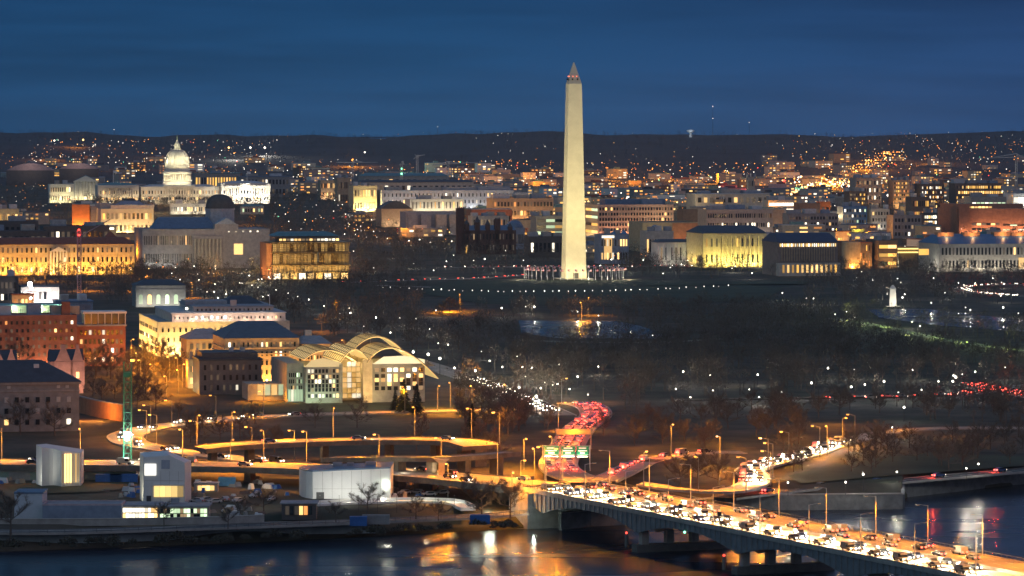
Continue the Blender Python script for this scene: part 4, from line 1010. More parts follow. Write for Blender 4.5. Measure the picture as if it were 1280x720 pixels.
b = B('hip_roof_house', 'cream two storey block with shallow grey hipped roof', 226, 284, 424, 452, 26, AMB, RGREY, 1, 6, .15, kind='hip', rh=5, rx=.4, flood=((1, .62, .18), 1800), fn=3, over=.8) if False else B('hip_roof_house', 'cream two storey block with shallow grey hipped roof', 226, 284, 424, 456, 26, AMB, RGREY, 2, 6, .2, kind='hip', rh=4.5, rx=.4, flood=((1, .62, .18), 2000), fn=3)
b = B('blue_hip_palace', 'orange lit stone building under a wide blue hipped roof', 266, 374, 423, 486, 46, AMB, mat('slate_blue_roof', (.075, .095, .13), rough=.5), 5, 15, .13, (W_WHITE, W_WARM), kind='hip', rh=6.5, rx=.5, ry=.08, flood=((1, .46, .10), 4200), fn=7, fw=.38, fh=.48, sideflood=((1, .6, .2), 2600, 3))
b.cornice(b.zpx(437), AMB, .7, .5); b.cornice(b.zpx(443.5), AMB, .6, .9); MB().box(b.xpx(346), 14, b.h + 2.5, 10, 8, 3.2).build('roof_pavilion', YELW, b.root); lamp('POINT', (b.xpx(346), 6, b.h + 5), (1, .62, .15), 900, .3, b.root)
b = B('orange_wing', 'lower orange lit wing with chimney and sloping pale roof', 366, 413, 430, 484, 30, AMB, RGREY, 5, 8, .12, (W_WHITE, W_WARM), kind='hip', rh=3, flood=((1, .46, .10), 3400), fn=4, fw=.4)
MB().box(b.xpx(391), 0, b.h + .5, 3, 3, 5).build('chimney', LIME, b.root)
b = B('dark_flat_block', 'dark flat roofed stone block in front of the orange palace', 241, 327, 451, 494, 26, mat('dark_stone_block', (.15, .145, .14)), RDARK, 3, 9, .12, (W_WHITE, W_WARM), kind='slab', sideflood=((1, .75, .35), 1500, 3), fw=.35)
MB().box(0, 0, b.h + .8, b.w * .9, b.d * .8, 2.6).build('roof_storey', RDARK, b.root)
for px in (292, 306): MB().box(b.xpx(px), -4, b.h + 3.4, 2, 2, 1.8).build('chimney', BLUEW, b.root)
b = B('lit_loggia', 'small pale loggia with yellow lit arches beside the dark block', 232, 248, 452, 486, 10, YELW, RGREY, 2, 4, .8, (W_WARM, W_GOLD), flood=((1, .7, .3), 900), fn=2)
# ---- centre distance: congress offices and museums
B('bright_portico_hall', 'hall with brilliant yellow lit front at the end of the white row', 436, 471, 233, 266, 40, YELW, RGREY, 2, 8, .5, (W_GOLD, W_WARM), flood=((1, .78, .32), 26000), fn=3)
B('long_white_office', 'very long white office with pale blue roof behind the museums', 470, 642, 239, 266, 50, mat('cool_white_stone', (.46, .48, .50)), RLIGHT, 3, 34, .10, (W_WHITE, W_WARM), flood=((.95, .97, 1), 5200), fn=8, fw=.3, pents=4)
B('navy_roof_office', 'long office under a dark navy roof band', 445, 592, 228, 258, 40, LIME, RDARK, 2, 20, .08, (W_WHITE,), kind='hip', rh=3, rx=.95, ry=.6)
B('pale_teal_hall', 'wide hall with pale teal roof and a green work light', 448, 560, 220, 250, 50, CONC, RTEAL, 2, 14, .2, (W_WARM, W_WHITE), kind='hip', rh=4, rx=.9, ry=.4)
B('tan_hall', 'tan windowed hall lined with warm light behind the bright portico', 397, 420, 226, 250, 30, TAN, RGREY, 2, 10, .5, (W_WARM, W_ORNG), flood=((1, .7, .4), 5000), fn=2)
B('tan_hall', 'plain tan block between the warm hall and the bright portico', 418, 438, 223, 256, 30, TAN, RGREY, 2, 6, .1)
B('column_front_museum', 'white museum front with tall columns washed by light', 506, 580, 250, 275, 40, MARB, RLIGHT, 2, 14, .2, (W_WARM, W_GOLD), flood=((1, .86, .55), 8000), fn=5, fw=.3, fh=.7)
b = B('arched_roof_hall', 'pale hall under a low dark arched roof', 470, 516, 262, 284, 40, TAN, RGREY, 0, flood=((1, .72, .45), 2200), fn=3)
MB().prism([(b.w * (k / 12 - .5), b.h + .8 + 9 * math.sin(math.pi * k / 12)) for k in range(13)], -14, 16, 'y').build('arched_roof', RDARK, b.root)
b = B('modern_block_museum', 'blank grey blue museum of joined blocks beside the castle tower', 500, 571, 266, 294, 40, mat('blue_grey_block', (.25, .28, .33)), RGREY, 0)
for x, w, m in ((-.38, .18, mat('blue_grey_block', (0, 0, 0))), (-.12, .2, mat('blue_grey_block', (0, 0, 0))), (.18, .2, LIME), (.42, .16, LIME)): MB().box(b.w * x, -b.d / 2 - 3, -1, b.w * w, 6.4, b.h - 1).build('wall_block', m, b.root)
b.win(b.xpx(511), 9, 3, 14, W_DIM); b.flood((.9, .95, 1), 1300, 4)
def castle():
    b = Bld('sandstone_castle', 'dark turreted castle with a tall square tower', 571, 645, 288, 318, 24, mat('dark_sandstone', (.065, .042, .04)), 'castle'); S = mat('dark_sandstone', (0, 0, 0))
    MB().hip(0, 0, b.h, b.w, b.d, 4.5, b.w * .95, 1).build('roof', RBLUE, b.root)
    def tower(px, w, top, spire):
        x = b.xpx(px); t = MB().box(x, -b.d / 2 + w / 2, -1, w, w, b.zpx(top) + 1).build('tower', S, b.root)
        if spire: MB().hip(x, -b.d / 2 + w / 2, b.zpx(top), w * 1.1, w * 1.1, spire, .2, .2).build('spire', RDARK, t)
        else:
            for dx in (-.4, -.13, .13, .4): MB().box(x + dx * w, -b.d / 2 + .4, b.zpx(top), w * .16, .8, 1.3).build('battlement', S, t)
    tower(576, 7, 260, 0); tower(584, 4, 280, 4); tower(597, 4.5, 278, 6); tower(610, 4, 281, 5); tower(622, 5, 274, 0); tower(638, 4, 284, 4)
    b.grid(2, 16, .12, (W_GOLD, W_DIM), fw=.35); MB().box(b.xpx(583), -b.d / 2 - .2, 1, 1.2, .5, 6).build('window', W_GOLD, b.root); b.done()
castle()
B('red_brick_hall', 'reddish brick hall catching orange light behind the castle', 583, 640, 262, 292, 30, BRICK, RGREY, 1, 12, .1, kind='slab', flood=((1, .5, .2), 6000), fn=4)
B('grey_column_wing', 'grey wing with column strips just over the castle roof', 585, 636, 271, 300, 24, LIME, RGREY, 1, 14, .25, (W_ORNG, W_DIM), fw=.5, fh=.8)
b = B('blue_domed_pavilion', 'small pavilion with a stepped blue dome near the castle', 630, 656, 286, 312, 18, BLUEW, RBLUE, 1, 8, .2)
MB().lathe([(9, b.h), (9, b.h + 2), (7.4, b.h + 5), (4, b.h + 7.6), (0, b.h + 8.4)], 16, 0, 0).build('dome', RBLUE, b.root)
B('orange_strip_office', 'tan office whose long roof edge glows orange beside the obelisk', 608, 692, 249, 284, 40, TAN, RGREY, 3, 18, .1, (W_ORNG, W_WARM), flood=((1, .52, .18), 9000), fn=5)
B('brown_slope_office', 'brown office with sloping end left of the obelisk and red lit ribs', 618, 690, 247, 275, 30, BROWNW, RRED, 2, 16, .5, (W_ORNG, W_DIM), fw=.8)
B('green_glass_office', 'office with bands of green lit glass touching the obelisk', 663, 706, 271, 304, 30, CONC, RTEAL, 4, 3, .75, (W_GREEN, W_GREEN, W_GOLD), bands=True, fh=.45)
B('dark_museum_wing', 'dark low wing under blue roof at the edge of the lawn trees', 655, 706, 297, 322, 24, DARKW, RBLUE, 1, 8, .15)
# ---- right of the obelisk
b = B('pink_grid_office', 'wide office with pink lit square window grid and yellow banded end', 732, 842, 257, 305, 60, mat('pinkish_grid_wall', (.50, .34, .26)), RBLUE, 7, 26, .05, (W_WARM,), fw=.6, fh=.55, flood=((1, .50, .26), 9000), fn=6)
b.bands(5, .9, (W_GOLD, W_WARM, W_GREEN), face='s', fh=.35, parts=2); b.flood((1, .8, .35), 7000, 3, face='s'); b.pent(4, 4, b.w * .8, 26, 5, RBLUE); b.done()
b = B('curved_print_works', 'beige works with plain curved flank and orange gridded front', 786, 872, 279, 315, 60, mat('beige_flank', (.40, .34, .22)), RDARK, 0)
b.grid(5, 8, .1, (W_ORNG,), x0=b.w * .04, fw=.6); lamp('SPOT', (b.w * .3, -b.d / 2 - 9, 1), (1, .45, .15), 9000, .3, b.root, (b.w * .3, -b.d / 2, 8), 140); lamp('SPOT', (-b.w * .3, -b.d / 2 - 10, 1), (1, .8, .4), 9000, .3, b.root, (-b.w * .3, -b.d / 2, 12), 140)
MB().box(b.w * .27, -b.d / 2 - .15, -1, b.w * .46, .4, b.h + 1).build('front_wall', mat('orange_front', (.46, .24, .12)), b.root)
b = B('glass_memorial_museum', 'low museum with blue glass hexagon roofs and tall lit window', 743, 786, 294, 330, 22, BLUEW, RBLUE, 2, 10, .35, (W_WHITE, W_WARM))
for px, w in ((773, 9), (783, 6)): MB().hip(b.xpx(px), 0, b.h, w, 9, 4.5, .5, .5).build('glass_pyramid', mat('blue_glass', (.10, .22, .38), rough=.2), b.root)
b.win(b.xpx(760), b.h * .55, 7, b.h * .7, W_WARM); b.win(b.xpx(760), b.h - 1.4, 11, 2, W_WHITE)
b = B('memorial_glass_cube', 'pale block with blue glass pyramid behind the low temple', 800, 842, 290, 325, 22, LIME, RBLUE, 1, 10, .2); MB().hip(b.xpx(822), 0, b.h, 12, 12, 6, 2, 2).build('glass_pyramid', mat('blue_glass', (0, 0, 0)), b.root)
b = B('white_temple', 'low white colonnaded temple under dark roof among trees', 814, 886, 303, 332, 26, MARB, RDARK, 0, kind='hip', rh=2.5, rx=.8, ry=.3); b.cols(12, -b.w * .4, b.w * .4, 1, b.h - 1.5, .6, MARB, .8); b.grid(1, 10, .2, (W_DIM,), fw=.4, fh=.6)
b.flood((1, .95, .8), 700, 3); b.done()
b = B('yellow_floodlit_hall', 'long yellow floodlit hall under a sloping dark navy roof', 858, 958, 292, 335, 60, YELW, RDARK, 2, 12, .12, (W_GOLD,), kind='hip', rh=6, rx=.85, ry=.2, fw=.3, flood=((1, .80, .20), 9500), fn=7, sideflood=((1, .78, .2), 6000, 3))
b.cols(10, -b.w * .2, b.w * .45, .5, b.h - 2, .7, YELW, .8)
b = B('navy_roof_treasury', 'dark roofed treasury with a row of small attic lights', 953, 1047, 303, 345, 50, mat('treasury_stone', (.20, .17, .16)), mat('navy_roof', (.03, .045, .09), rough=.5), 0, kind='hip', rh=7, rx=.92, ry=.3)
b.grid(1, 30, .95, (W_WARM, W_WHITE), z0=b.h - 4, z1=b.h - .5, fw=.5, fh=.7); b.cols(22, -b.w * .44, b.w * .44, b.h * .45, b.h - 4, .5, TAN, .6); MB().box(0, -b.d / 2 - 1, -1, b.w * 1.04, 8, b.h * .42).build('lower_storey', LIME, b.root)
b.grid(1, 12, .8, (W_WARM, W_GOLD), z0=2, z1=b.h * .36, y=-b.d / 2 - 5.1, fw=.4, fh=.8); b.done()
b = B('rounded_amber_hall', 'brick red hall with an amber lit rounded corner', 1042, 1090, 304, 336, 40, BROWNW, RRED, 0, kind='slab', flood=((1, .42, .08), 5000), fn=3)
MB().lathe([(8, -1), (8, b.h + 1), (0, b.h + 1)], 18, -b.w / 2 + 5, -b.d / 2 + 3).build('rounded_corner', AMB, b.root); lamp('SPOT', (-b.w / 2 + 2, -b.d / 2 - 15, 1), (1, .5, .12), 9000, .3, b.root, (-b.w / 2 + 5, -b.d / 2, 9), 110)
b.grid(3, 5, .5, (W_ORNG, W_GOLD), x0=-b.w * .1, fw=.3, fh=.7)
b = B('banded_amber_hall', 'hall with long horizontal amber light bands beside the rounded corner', 1085, 1122, 302, 336, 30, BROWNW, RGREY, 3, 2, .85, (W_GOLD, W_WARM), bands=True, fh=.4); b.flood((1, .55, .15), 3500, 2)
b = B('bright_canopy_entrance', 'entrance under two brilliant yellow canopies on a lone white column', 1104, 1147, 310, 334, 12, BROWNW, RGREY, 0)
for z in (b.h - 1.2, b.h - 4.2): MB().box(0, -b.d / 2 - 2, z, b.w * .98, 4, 1.0).build('lit_canopy', glow('canopy_yellow', (1, .74, .22), 1.5, vary=False), b.root)
MB().tube((b.xpx(1120), -b.d / 2 - 4.5, -1), (b.xpx(1120), -b.d / 2 - 4.5, b.h - 4), 1.0, 1.0, 10).build('column', MARB, b.root); lamp('POINT', (b.xpx(1120) + 1.5, -b.d / 2 - 8, 2), (1, .8, .5), 1200, .3, b.root)
b = B('blue_roof_department', 'vast pale department with blue roof and orange lit dormer boxes', 1148, 1330, 305, 340, 60, mat('pale_department', (.40, .38, .33)), mat('cobalt_roof', (.06, .14, .28), rough=.5), 2, 34, .06, (W_WARM, W_GOLD), kind='hip', rh=7, rx=.92, ry=.2, fw=.45, fh=.55, flood=((1, .86, .66), 2400), fn=8)
for px in (1191, 1224, 1262, 1284): MB().box(b.xpx(px), -6, b.h + 4, 14, 9, 5).build('dormer', mat('dormer_orange', (.5, .27, .14)), b.root); lamp('POINT', (b.xpx(px), -14, b.h + 7), (1, .5, .18), 1500, .3, b.root)
b.win(b.xpx(1153), b.h * .72, 6, 5, W_GOLD); b.win(b.xpx(1158), b.h * .72, 4, 5, W_GOLD); b.win(b.xpx(1279), b.h * .3, 8, 9, W_WARM)
b = B('rust_brick_complex', 'huge rust coloured office complex with slotted lower storeys', 1172, 1300, 262, 296, 70, mat('rust_brick', (.34, .16, .10)), RGREY, 0, flood=((1, .52, .25), 11000), fn=6)
b.grid(3, 6, .15, (W_WARM,), z0=0, z1=b.h * .55, x0=-b.w * .32, x1=b.w * .02, fw=.85, fh=.4); b.grid(3, 5, .5, (W_WHITE, W_GREEN), z0=0, z1=b.h * .5, x0=b.w * .05, fw=.9, fh=.25); MB().box(-b.w * .42, -4, -1, 12, 70, b.h + 7).build('stair_tower', mat('rust_brick', (0, 0, 0)), b.root)
for i in range(7): b.win(-b.w * .3 + 4 * i, b.h + 2.2, 3.2, 1.8, W_WARM, y=-20)
MB().box(0, -8, b.h + .8, b.w * .7, 24, 5).build('roof_storey', mat('rust_brick', (0, 0, 0)), b.root); b.done()
B('lit_window_block', 'squat block full of bright white window rows', 1149, 1172, 267, 296, 16, DARKW, RDARK, 4, 6, .92, (W_WHITE, W_WARM), fw=.75, fh=.55)
B('grey_row_block', 'grey block with dim storeys in front of the lit window rows', 1108, 1152, 270, 298, 26, GREY, RBLUE, 3, 8, .12, pents=2)
B('white_strip_office', 'office roofed with a brilliant white light strip at the edge', 1254, 1330, 243, 268, 40, WHITE, RLIGHT, 2, 12, .9, (W_WHITE,), fw=.9, flood=((1, .95, .8), 16000), fn=3)
B('green_light_office', 'low office glowing green along its roofline', 1205, 1258, 247, 270, 30, CONC, RTEAL, 1, 8, 1, (W_GREEN, W_GREEN, W_WHITE), fw=.8)
B('golden_lattice_office', 'office with dense golden window lattice below the hillside', 1186, 1252, 230, 258, 30, BROWNW, RRED, 4, 24, .85, (W_GOLD, W_WARM), fw=.6)
B('white_spark_office', 'office sprinkled with white windows beside the golden lattice', 1143, 1180, 231, 262, 30, DARKW, RDARK, 5, 14, .45, (W_WHITE, W_WARM), fw=.6)
B('amber_tower_block', 'tall amber lit apartment block below the boulevard of lights', 1110, 1137, 226, 262, 24, TAN, RGREY, 7, 8, .5, (W_GOLD, W_DIM, W_ORNG), flood=((1, .55, .18), 5000), fn=2)
B('white_topped_office', 'grey office crowned by a single white light bar', 1062, 1102, 223, 262, 30, GREY, RLIGHT, 4, 10, .35, (W_WHITE, W_DIM))
B('gold_night_block', 'block with mottled gold windows left of the white light bar', 1055, 1085, 240, 268, 24, BROWNW, RDARK, 5, 9, .5, (W_GOLD, W_DIM))
B('roof_party_block', 'dark block with orange lamps scattered over its roof terrace', 1132, 1162, 247, 276, 26, DARKW, RDARK, 2, 9, .6, (W_GOLD, W_ORNG))
B('long_beige_office', 'long beige office with two dark ribbon window rows', 872, 966, 263, 300, 40, mat('beige_office', (.36, .31, .27)), RGREY, 3, 28, .06, (W_WHITE,), fw=.6, fh=.45, flood=((1, .85, .7), 1800), fn=5)
B('tan_slab_block', 'blank tan slab at the end of the beige office', 960, 980, 263, 296, 20, TAN, RGREY, flood=((1, .8, .6), 1800), fn=1)
B('ribbon_lit_office', 'office with three bright white ribbon storeys', 954, 993, 251, 275, 24, LIME, RGREY, 3, 2, .95, (W_WHITE,), bands=True, fh=.5)
B('brown_low_office', 'low brown office between the ribbons and the orange cube', 992, 1025, 255, 278, 26, BROWNW, RDARK, 1, 6, .1, flood=((1, .5, .25), 2000), fn=2)
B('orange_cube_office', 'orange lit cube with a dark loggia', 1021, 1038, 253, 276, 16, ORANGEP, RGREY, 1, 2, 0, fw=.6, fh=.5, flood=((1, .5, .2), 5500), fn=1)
B('blue_glass_office', 'blue glass office with bright green specks', 1046, 1084, 259, 288, 26, mat('blue_curtain_wall', (.05, .13, .30), rough=.3), RBLUE, 4, 9, .2, (W_GREEN, W_WHITE))
B('pale_small_office', 'small pale office right of the blue glass', 1082, 1112, 262, 288, 22, LIME, RLIGHT, 3, 6, .2, flood=((1, .9, .8), 1500), fn=1)
B('speckled_office', 'brown grey office with scattered white and orange windows behind the treasury', 978, 1048, 268, 300, 24, GREY, RBLUE, 4, 16, .25, (W_WHITE, W_WARM, W_ORNG))
B('brown_blank_office', 'plain brown hall right of the pink grid office', 846, 878, 263, 296, 30, BROWNW, RGREY)
B('pale_roof_depot', 'depot with long pale roofs behind the beige office', 858, 962, 243, 270, 50, LIME, RLIGHT, 2, 12, .3, (W_WHITE, W_WARM), kind='slab', pents=3)
B('amber_gate_block', 'small block with an amber lit gateway behind the depot', 890, 905, 250, 270, 12, TAN, RGREY, 1, 2, 1, (W_GOLD,), fw=.8, fh=.8)
B('tall_grey_tower', 'slim grey church tower rising over the right hand roofs', 933, 943, 222, 262, 8, GREY, RGREY, 3, 2, .3, flood=((1, .8, .5), 3000), fn=1, cat='tower')
B('terrace_front', 'pale lit terrace front with a row of small openings below the domed capitol', 212, 264, 255.5, 268, 14, LIME, RGREY, 1, 20, .5, (W_WARM, W_WHITE, W_DIM), rot=R(9), flood=((1, .88, .65), 3000), fn=4)
B('garden_lodge', 'small pale garden building between trees right of the terrace front', 300, 330, 258, 268, 12, LIME, RTEAL, 1, 8, .5, (W_GREEN, W_WARM), kind='hip', rh=2.5)
# ---- behind: the temple court, curved halls
def temple_court():
    b = Bld('temple_court', 'small white temple with lit columns left of the capitol', 92, 122, 227, 250, 50, MARB, 'courthouse', rot=R(6))
    MB().prism([(-b.w / 2 - 1, b.h), (b.w / 2 + 1, b.h), (0, b.h + 9)], -b.d / 2 - 3, b.d / 2, 'y').build('pediment_roof', RTEAL, b.root)
    MB().prism([(-b.w / 2 - 1, b.h), (b.w / 2 + 1, b.h), (0, b.h + 8.6)], -b.d / 2 - 4, -b.d / 2 - 3.02, 'y').build('pediment', MARB, b.root)
    b.cols(8, -b.w * .44, b.w * .44, 1, b.h, 1.1, MARB, 3)
    for i in range(5): lamp('POINT', (-b.w * .4 + b.w * .2 * i, -b.d / 2 - .8, 3), (1, .80, .38), 900, .3, b.root)
    b.flood((1, .85, .5), 2600, 3, off=14); b.done()
temple_court()
B('lit_stone_wing', 'pale lit wing half hidden by trees beside the small temple', 60, 92, 231, 254, 30, MARB, RTEAL, 2, 10, .3, flood=((1, .85, .4), 6500), fn=3)
for x0, x1, yt, yb, lab in ((8, 66, 204, 232, 'broad hall with mauve curved roof on the skyline edge'), (74, 122, 204, 230, 'second mauve curved roof hall behind the small temple')):
    b = Bld('curved_roof_hall', lab, x0, x1, yb - 19, yb, 60, DARKW, 'hall', rot=R(4)); hh = b.zpx(yt) - b.h
    MB().prism([(b.w * (k / 14 - .5), b.h + hh * (1 - (2 * k / 14 - 1) ** 2) + .01) for k in range(15)], -b.d / 2, b.d / 2, 'y').build('curved_roof', mat('mauve_roof', (.36, .27, .28)), b.root)
    lamp('POINT', (0, -b.d / 2 - 25, b.h + 6), (1, .75, .6), 9000, 1, b.root)
B('library_annex', 'long dark library with a row of warm lit openings right of the dome', 240, 300, 217, 240, 40, GREY, RTEAL, 1, 16, .8, (W_GOLD, W_WARM), fw=.5, fh=.6, kind='slab', pents=1)
B('congress_office', 'grey office block behind the bright south wing', 296, 362, 221, 246, 40, GREY, RBLUE, 2, 14, .12, kind='slab', pents=2)
B('small_yellow_hall', 'low olive hall with bright lamps left under the dark trees', -20, 24, 262, 284, 30, YELW, RGREY, 1, 8, .5, (W_GOLD, W_WARM), flood=((1, .75, .3), 2600), fn=2)

# ------------------------------------------------------------------ the far city: small blocks, one object each
def far_city():
    wl = [BROWNW, GREY, TAN, LIME, CONC, LIME, YELW, WHITE]; rf = [RDARK, RGREY, RLIGHT, RBLUE, RRED, RTEAL]
    zones = [((0, 330, 196, 238), 46, 'plain small block among the lit streets north of the capitol'),
             ((340, 640, 210, 244), 46, 'plain small block in the dim quarter between capitol and obelisk'),
             ((600, 960, 216, 262), 90, 'plain small block in the orange lit quarter behind the obelisk'),
             ((960, 1285, 200, 262), 90, 'plain small block below the boulevard of orange lights')]
    zones += [((430, 700, 250, 296), 26, 'plain mid height block among the museums left of the obelisk'), ((736, 1285, 262, 318), 64, 'plain mid height block in the dense quarter right of the obelisk'), ((0, 172, 256, 306), 18, 'plain mid height block among the dark trees below the capitol')]
    for (x0, x1, y0, y1), n, lab in zones:
        for k in range(n):
            px, py = rng.uniform(x0, x1), y0 + (y1 - y0) * rng.random() ** .7
            q = gp(px, py)
            w, d, h = rng.uniform(16, 52), rng.uniform(14, 30), rng.choice((7, 9, 11, 14, 18)); 
            if any(abs(q.x - f[0]) < f[2] + 12 and abs(q.y - f[1]) < f[3] + 14 for f in FOOT): continue
            e = empty('city_block', (q.x, q.y, q.z), lab, 'building', lab.replace('plain small block', 'small blocks'), ROT + rng.choice((0, 0, .4)))
            m = rng.choice(wl); MB().box(0, 0, -4, w, d, h + 4).build('wall', m, e); MB().box(0, 0, h, w + .6, d + .6, .7).build('roof', rng.choice(rf), e)
            if rng.random() < .6: MB().box(rng.uniform(-.2, .2) * w, 0, h + .7, w * .3, d * .4, 3).build('rooftop_unit', rng.choice(rf), e)
            nf, nc = max(1, h // 4), rng.randint(3, 6)
            for j in range(nf):
                for i in range(nc):
                    if rng.random() < .52:
                        o = link('window', wmesh(rng.choice((W_WARM, W_ORNG, W_GOLD, W_WHITE, W_DIM))), e); o.location = (w * ((i + .5) / nc - .5), -d / 2 - .05, 2 + j * h / nf); o.scale = (w / nc * .55, .4, 1.9)
            FOOT.append((q.x, q.y, w / 2 + 3, d / 2 + 3, ROT))
far_city()

# ================================================================== TREES
def bare_tree(seed, h, spread, twigs=9, fine=1.0):
    r = random.Random(seed); T, C = MB(), MB()
    lean = Vector((r.uniform(-.06, .06), r.uniform(-.06, .06), 1)); top = lean * (h * .45)
    r0 = h * .022
    T.tube((0, 0, -.5), top * .5, r0, r0 * .75, 7); T.tube(top * .5, top, r0 * .75, r0 * .55, 7)
    def twig(p, d, L, w):
        q = p + d * L; s = d.cross(Vector((r.uniform(-1, 1), r.uniform(-1, 1), r.uniform(-1, 1)))).normalized() * w
        C.add([p - s, p + s, q], [(0, 1, 2)])
        return q
    nl = r.randint(7, 9)
    for i in range(nl):
        t = .42 + .58 * i / (nl - 1); p = top * t; a = i * 2.4 + r.uniform(-.4, .4); el = r.uniform(.12, .5) + 1.15 * (t - .42)
        d = Vector((math.cos(a) * math.cos(el), math.sin(a) * math.cos(el), math.sin(el))); L = h * r.uniform(.34, .50) * (1.15 - .3 * t)
        m = p + d * L * .5 + Vector((0, 0, -.02 * L)); d2 = (d + Vector((r.uniform(-.25, .25), r.uniform(-.25, .25), .28))).normalized(); q = m + d2 * L * .55
        q.x *= spread; q.y *= spread; m.x *= spread ** .5; m.y *= spread ** .5
        T.tube(p, m, r0 * .42, r0 * .26, 5); T.tube(m, q, r0 * .26, r0 * .08, 4)
        for b in range(7):
            u = .25 + .75 * b / 6; bp = p.lerp(m, u * 2) if u < .5 else m.lerp(q, u * 2 - 1)
            bd = (d2 + Vector((r.uniform(-1, 1), r.uniform(-1, 1), r.uniform(-.5, .7)))).normalized(); bl = h * r.uniform(.10, .20) * (1.25 - .4 * u)
            be = bp + bd * bl; C.tube(bp, be, r0 * .10, r0 * .04, 3)
            for k in range(twigs):
                f = r.uniform(.15, 1); tp = bp.lerp(be, f); td = (bd * .7 + Vector((r.uniform(-1, 1), r.uniform(-1, 1), r.uniform(-.4, .9)))).normalized()
                tq = twig(tp, td, h * r.uniform(.05, .11), .05 * fine)
                for _ in range(2): twig(tp.lerp(tq, r.uniform(.3, .9)), (td + Vector((r.uniform(-1, 1), r.uniform(-1, 1), r.uniform(-.6, .8))) * .8).normalized(), h * r.uniform(.03, .06), .035 * fine)
    return T.mesh('trunk', BARK), C.mesh('crown', TWIG)
def conifer(seed, h):
    r = random.Random(seed); T, C = MB(), MB(); T.tube((0, 0, -.5), (0, 0, h * .9), .3, .06, 6)
    for k in range(900):
        t = r.random() ** 1.25; z = h * (.08 + .9 * t); rad = h * .24 * (1 - t) * r.uniform(.55, 1.08) + .15; a = r.uniform(0, 6.283); p = Vector((math.cos(a) * rad * .6, math.sin(a) * rad * .6, z))
        d = Vector((math.cos(a), math.sin(a), r.uniform(-.5, .15))) * (rad * .5 + .3); s = Vector((-math.sin(a), math.cos(a), r.uniform(-.4, .4))) * .42
        C.add([p - s, p + s, p + d + s * .5, p + d - s * .4], [(0, 1, 2, 3)])
    return T.mesh('trunk', BARK), C.mesh('crown', NEEDLE)
BARE = [bare_tree(10 + i, 14, sp, 10, 1.5) for i, sp in enumerate((1.0, 1.15, .9, 1.3, 1.05, .8, 1.2))]
FINE = [bare_tree(40 + i, 14, sp, 26, .9) for i, sp in enumerate((1.15, 1.0, 1.3))]
CONI = [conifer(60 + i, 14) for i in range(2)]
def tree(p, h, kind, label, group, nm='bare_tree'):
    t, c = rng.choice(kind); e = empty(nm, p, label, 'tree', group, rng.uniform(0, 6.28)); k = h / 14; e.scale = (k, k, k)
    link('trunk', t, e); link('crown', c, e); return e
RP = [(P, w) for P, N, w in ROADS.values()]
RARR = np.array([(p.x, p.y, w / 2) for P, w in RP for p in P])
def clear(x, y, pad=3.0, walls=True):
    d = np.hypot(RARR[:, 0] - x, RARR[:, 1] - y) - RARR[:, 2]
    if d.min() < pad: return False
    t = (Vector((x, y, 0)) - Vector((BA.x, BA.y, 0))).dot(BD); o = (Vector((x, y, 0)) - Vector((BA.x, BA.y, 0))).dot(BN)
    if -12 < t and -4 < o < BW + 5: return False
    for f in FOOT:
        dx, dy = x - f[0], y - f[1]; c, n = math.cos(-f[4]), math.sin(-f[4])
        if abs(dx * c - dy * n) < f[2] + pad and abs(dx * n + dy * c) < f[3] + pad: return False
    return True
def inside(px, py, poly):
    r = False; n = len(poly)
    for i in range(n):
        (x1, y1), (x2, y2) = poly[i], poly[(i + 1) % n]
        if (y1 > py) != (y2 > py) and px < (x2 - x1) * (py - y1) / (y2 - y1) + x1: r = not r
    return r
KEEP_OUT = [[(1080, 402), (1290, 438), (1290, 456), (1180, 440), (1080, 418)], [(528, 386), (596, 386), (604, 412), (520, 412)], [(540, 347), (1000, 347), (1010, 384), (520, 392)], [(640, 398), (770, 400), (860, 428), (640, 428)], [(1080, 383), (1290, 383), (1290, 418), (1100, 402)], [(0, 594), (560, 592), (640, 660), (0, 680)],
            [(180, 478), (330, 500), (330, 516), (186, 500)], [(300, 500), (540, 506), (540, 520), (300, 520)], [(355, 500), (560, 500), (560, 512), (355, 512)], [(625, 545), (740, 530), (800, 620), (620, 640)]]
def grove(n, poly, hr, kind, label, group, pad=3, nm='bare_tree', gap=5.0):
    """trees spread evenly over the ground seen in a pixel polygon"""
    xs = [p[0] for p in poly]; ys = [p[1] for p in poly]; got = []; tries = 0
    Dn, Df = gp(640, max(ys)).y, gp(640, min(ys)).y
    while len(got) < n and tries < n * 60:
        tries += 1; D = math.sqrt(rng.uniform(Dn * Dn, Df * Df)); py = HZ + (H - g(0, D)) * F / D; px = rng.uniform(min(xs), max(xs))
        if not inside(px, py, poly) or any(inside(px, py, k) for k in KEEP_OUT): continue
        X = (px - 640) / F * D
        if not clear(X, D, pad) or any(abs(a - X) < gap and abs(b - D) < gap * 2 for a, b in got): continue
        got.append((X, D)); tree((X, D, g(X, D)), rng.uniform(*hr), kind, label, group, nm)
def single(px, py, h, kind, label, nm='bare_tree'): tree(gp(px, py), h, kind, label, None, nm)
single(603, 648, 15, FINE, 'tall bare tree with forked trunk in lamp glare by the bridge end'); single(638, 646, 13, FINE, 'bare tree between the forked tree and the bridge abutment')
single(459, 643, 11.5, FINE, 'low wide bare tree in front of the long white hall'); single(13, 668, 15, FINE, 'bare tree at the picture edge before the low white box')
single(25, 543, 16, FINE, 'wide bare tree before the grey mansion, the one near its first windows'); single(68, 545, 14.5, FINE, 'bare tree before the grey mansion near its last window')
single(24, 462, 17, FINE, 'big bare tree rising against the brick apartment wall'); single(120, 470, 19, FINE, 'dense bare tree hiding the brick wing'); single(138, 474, 16, FINE, 'bare tree just behind the green crane mast')
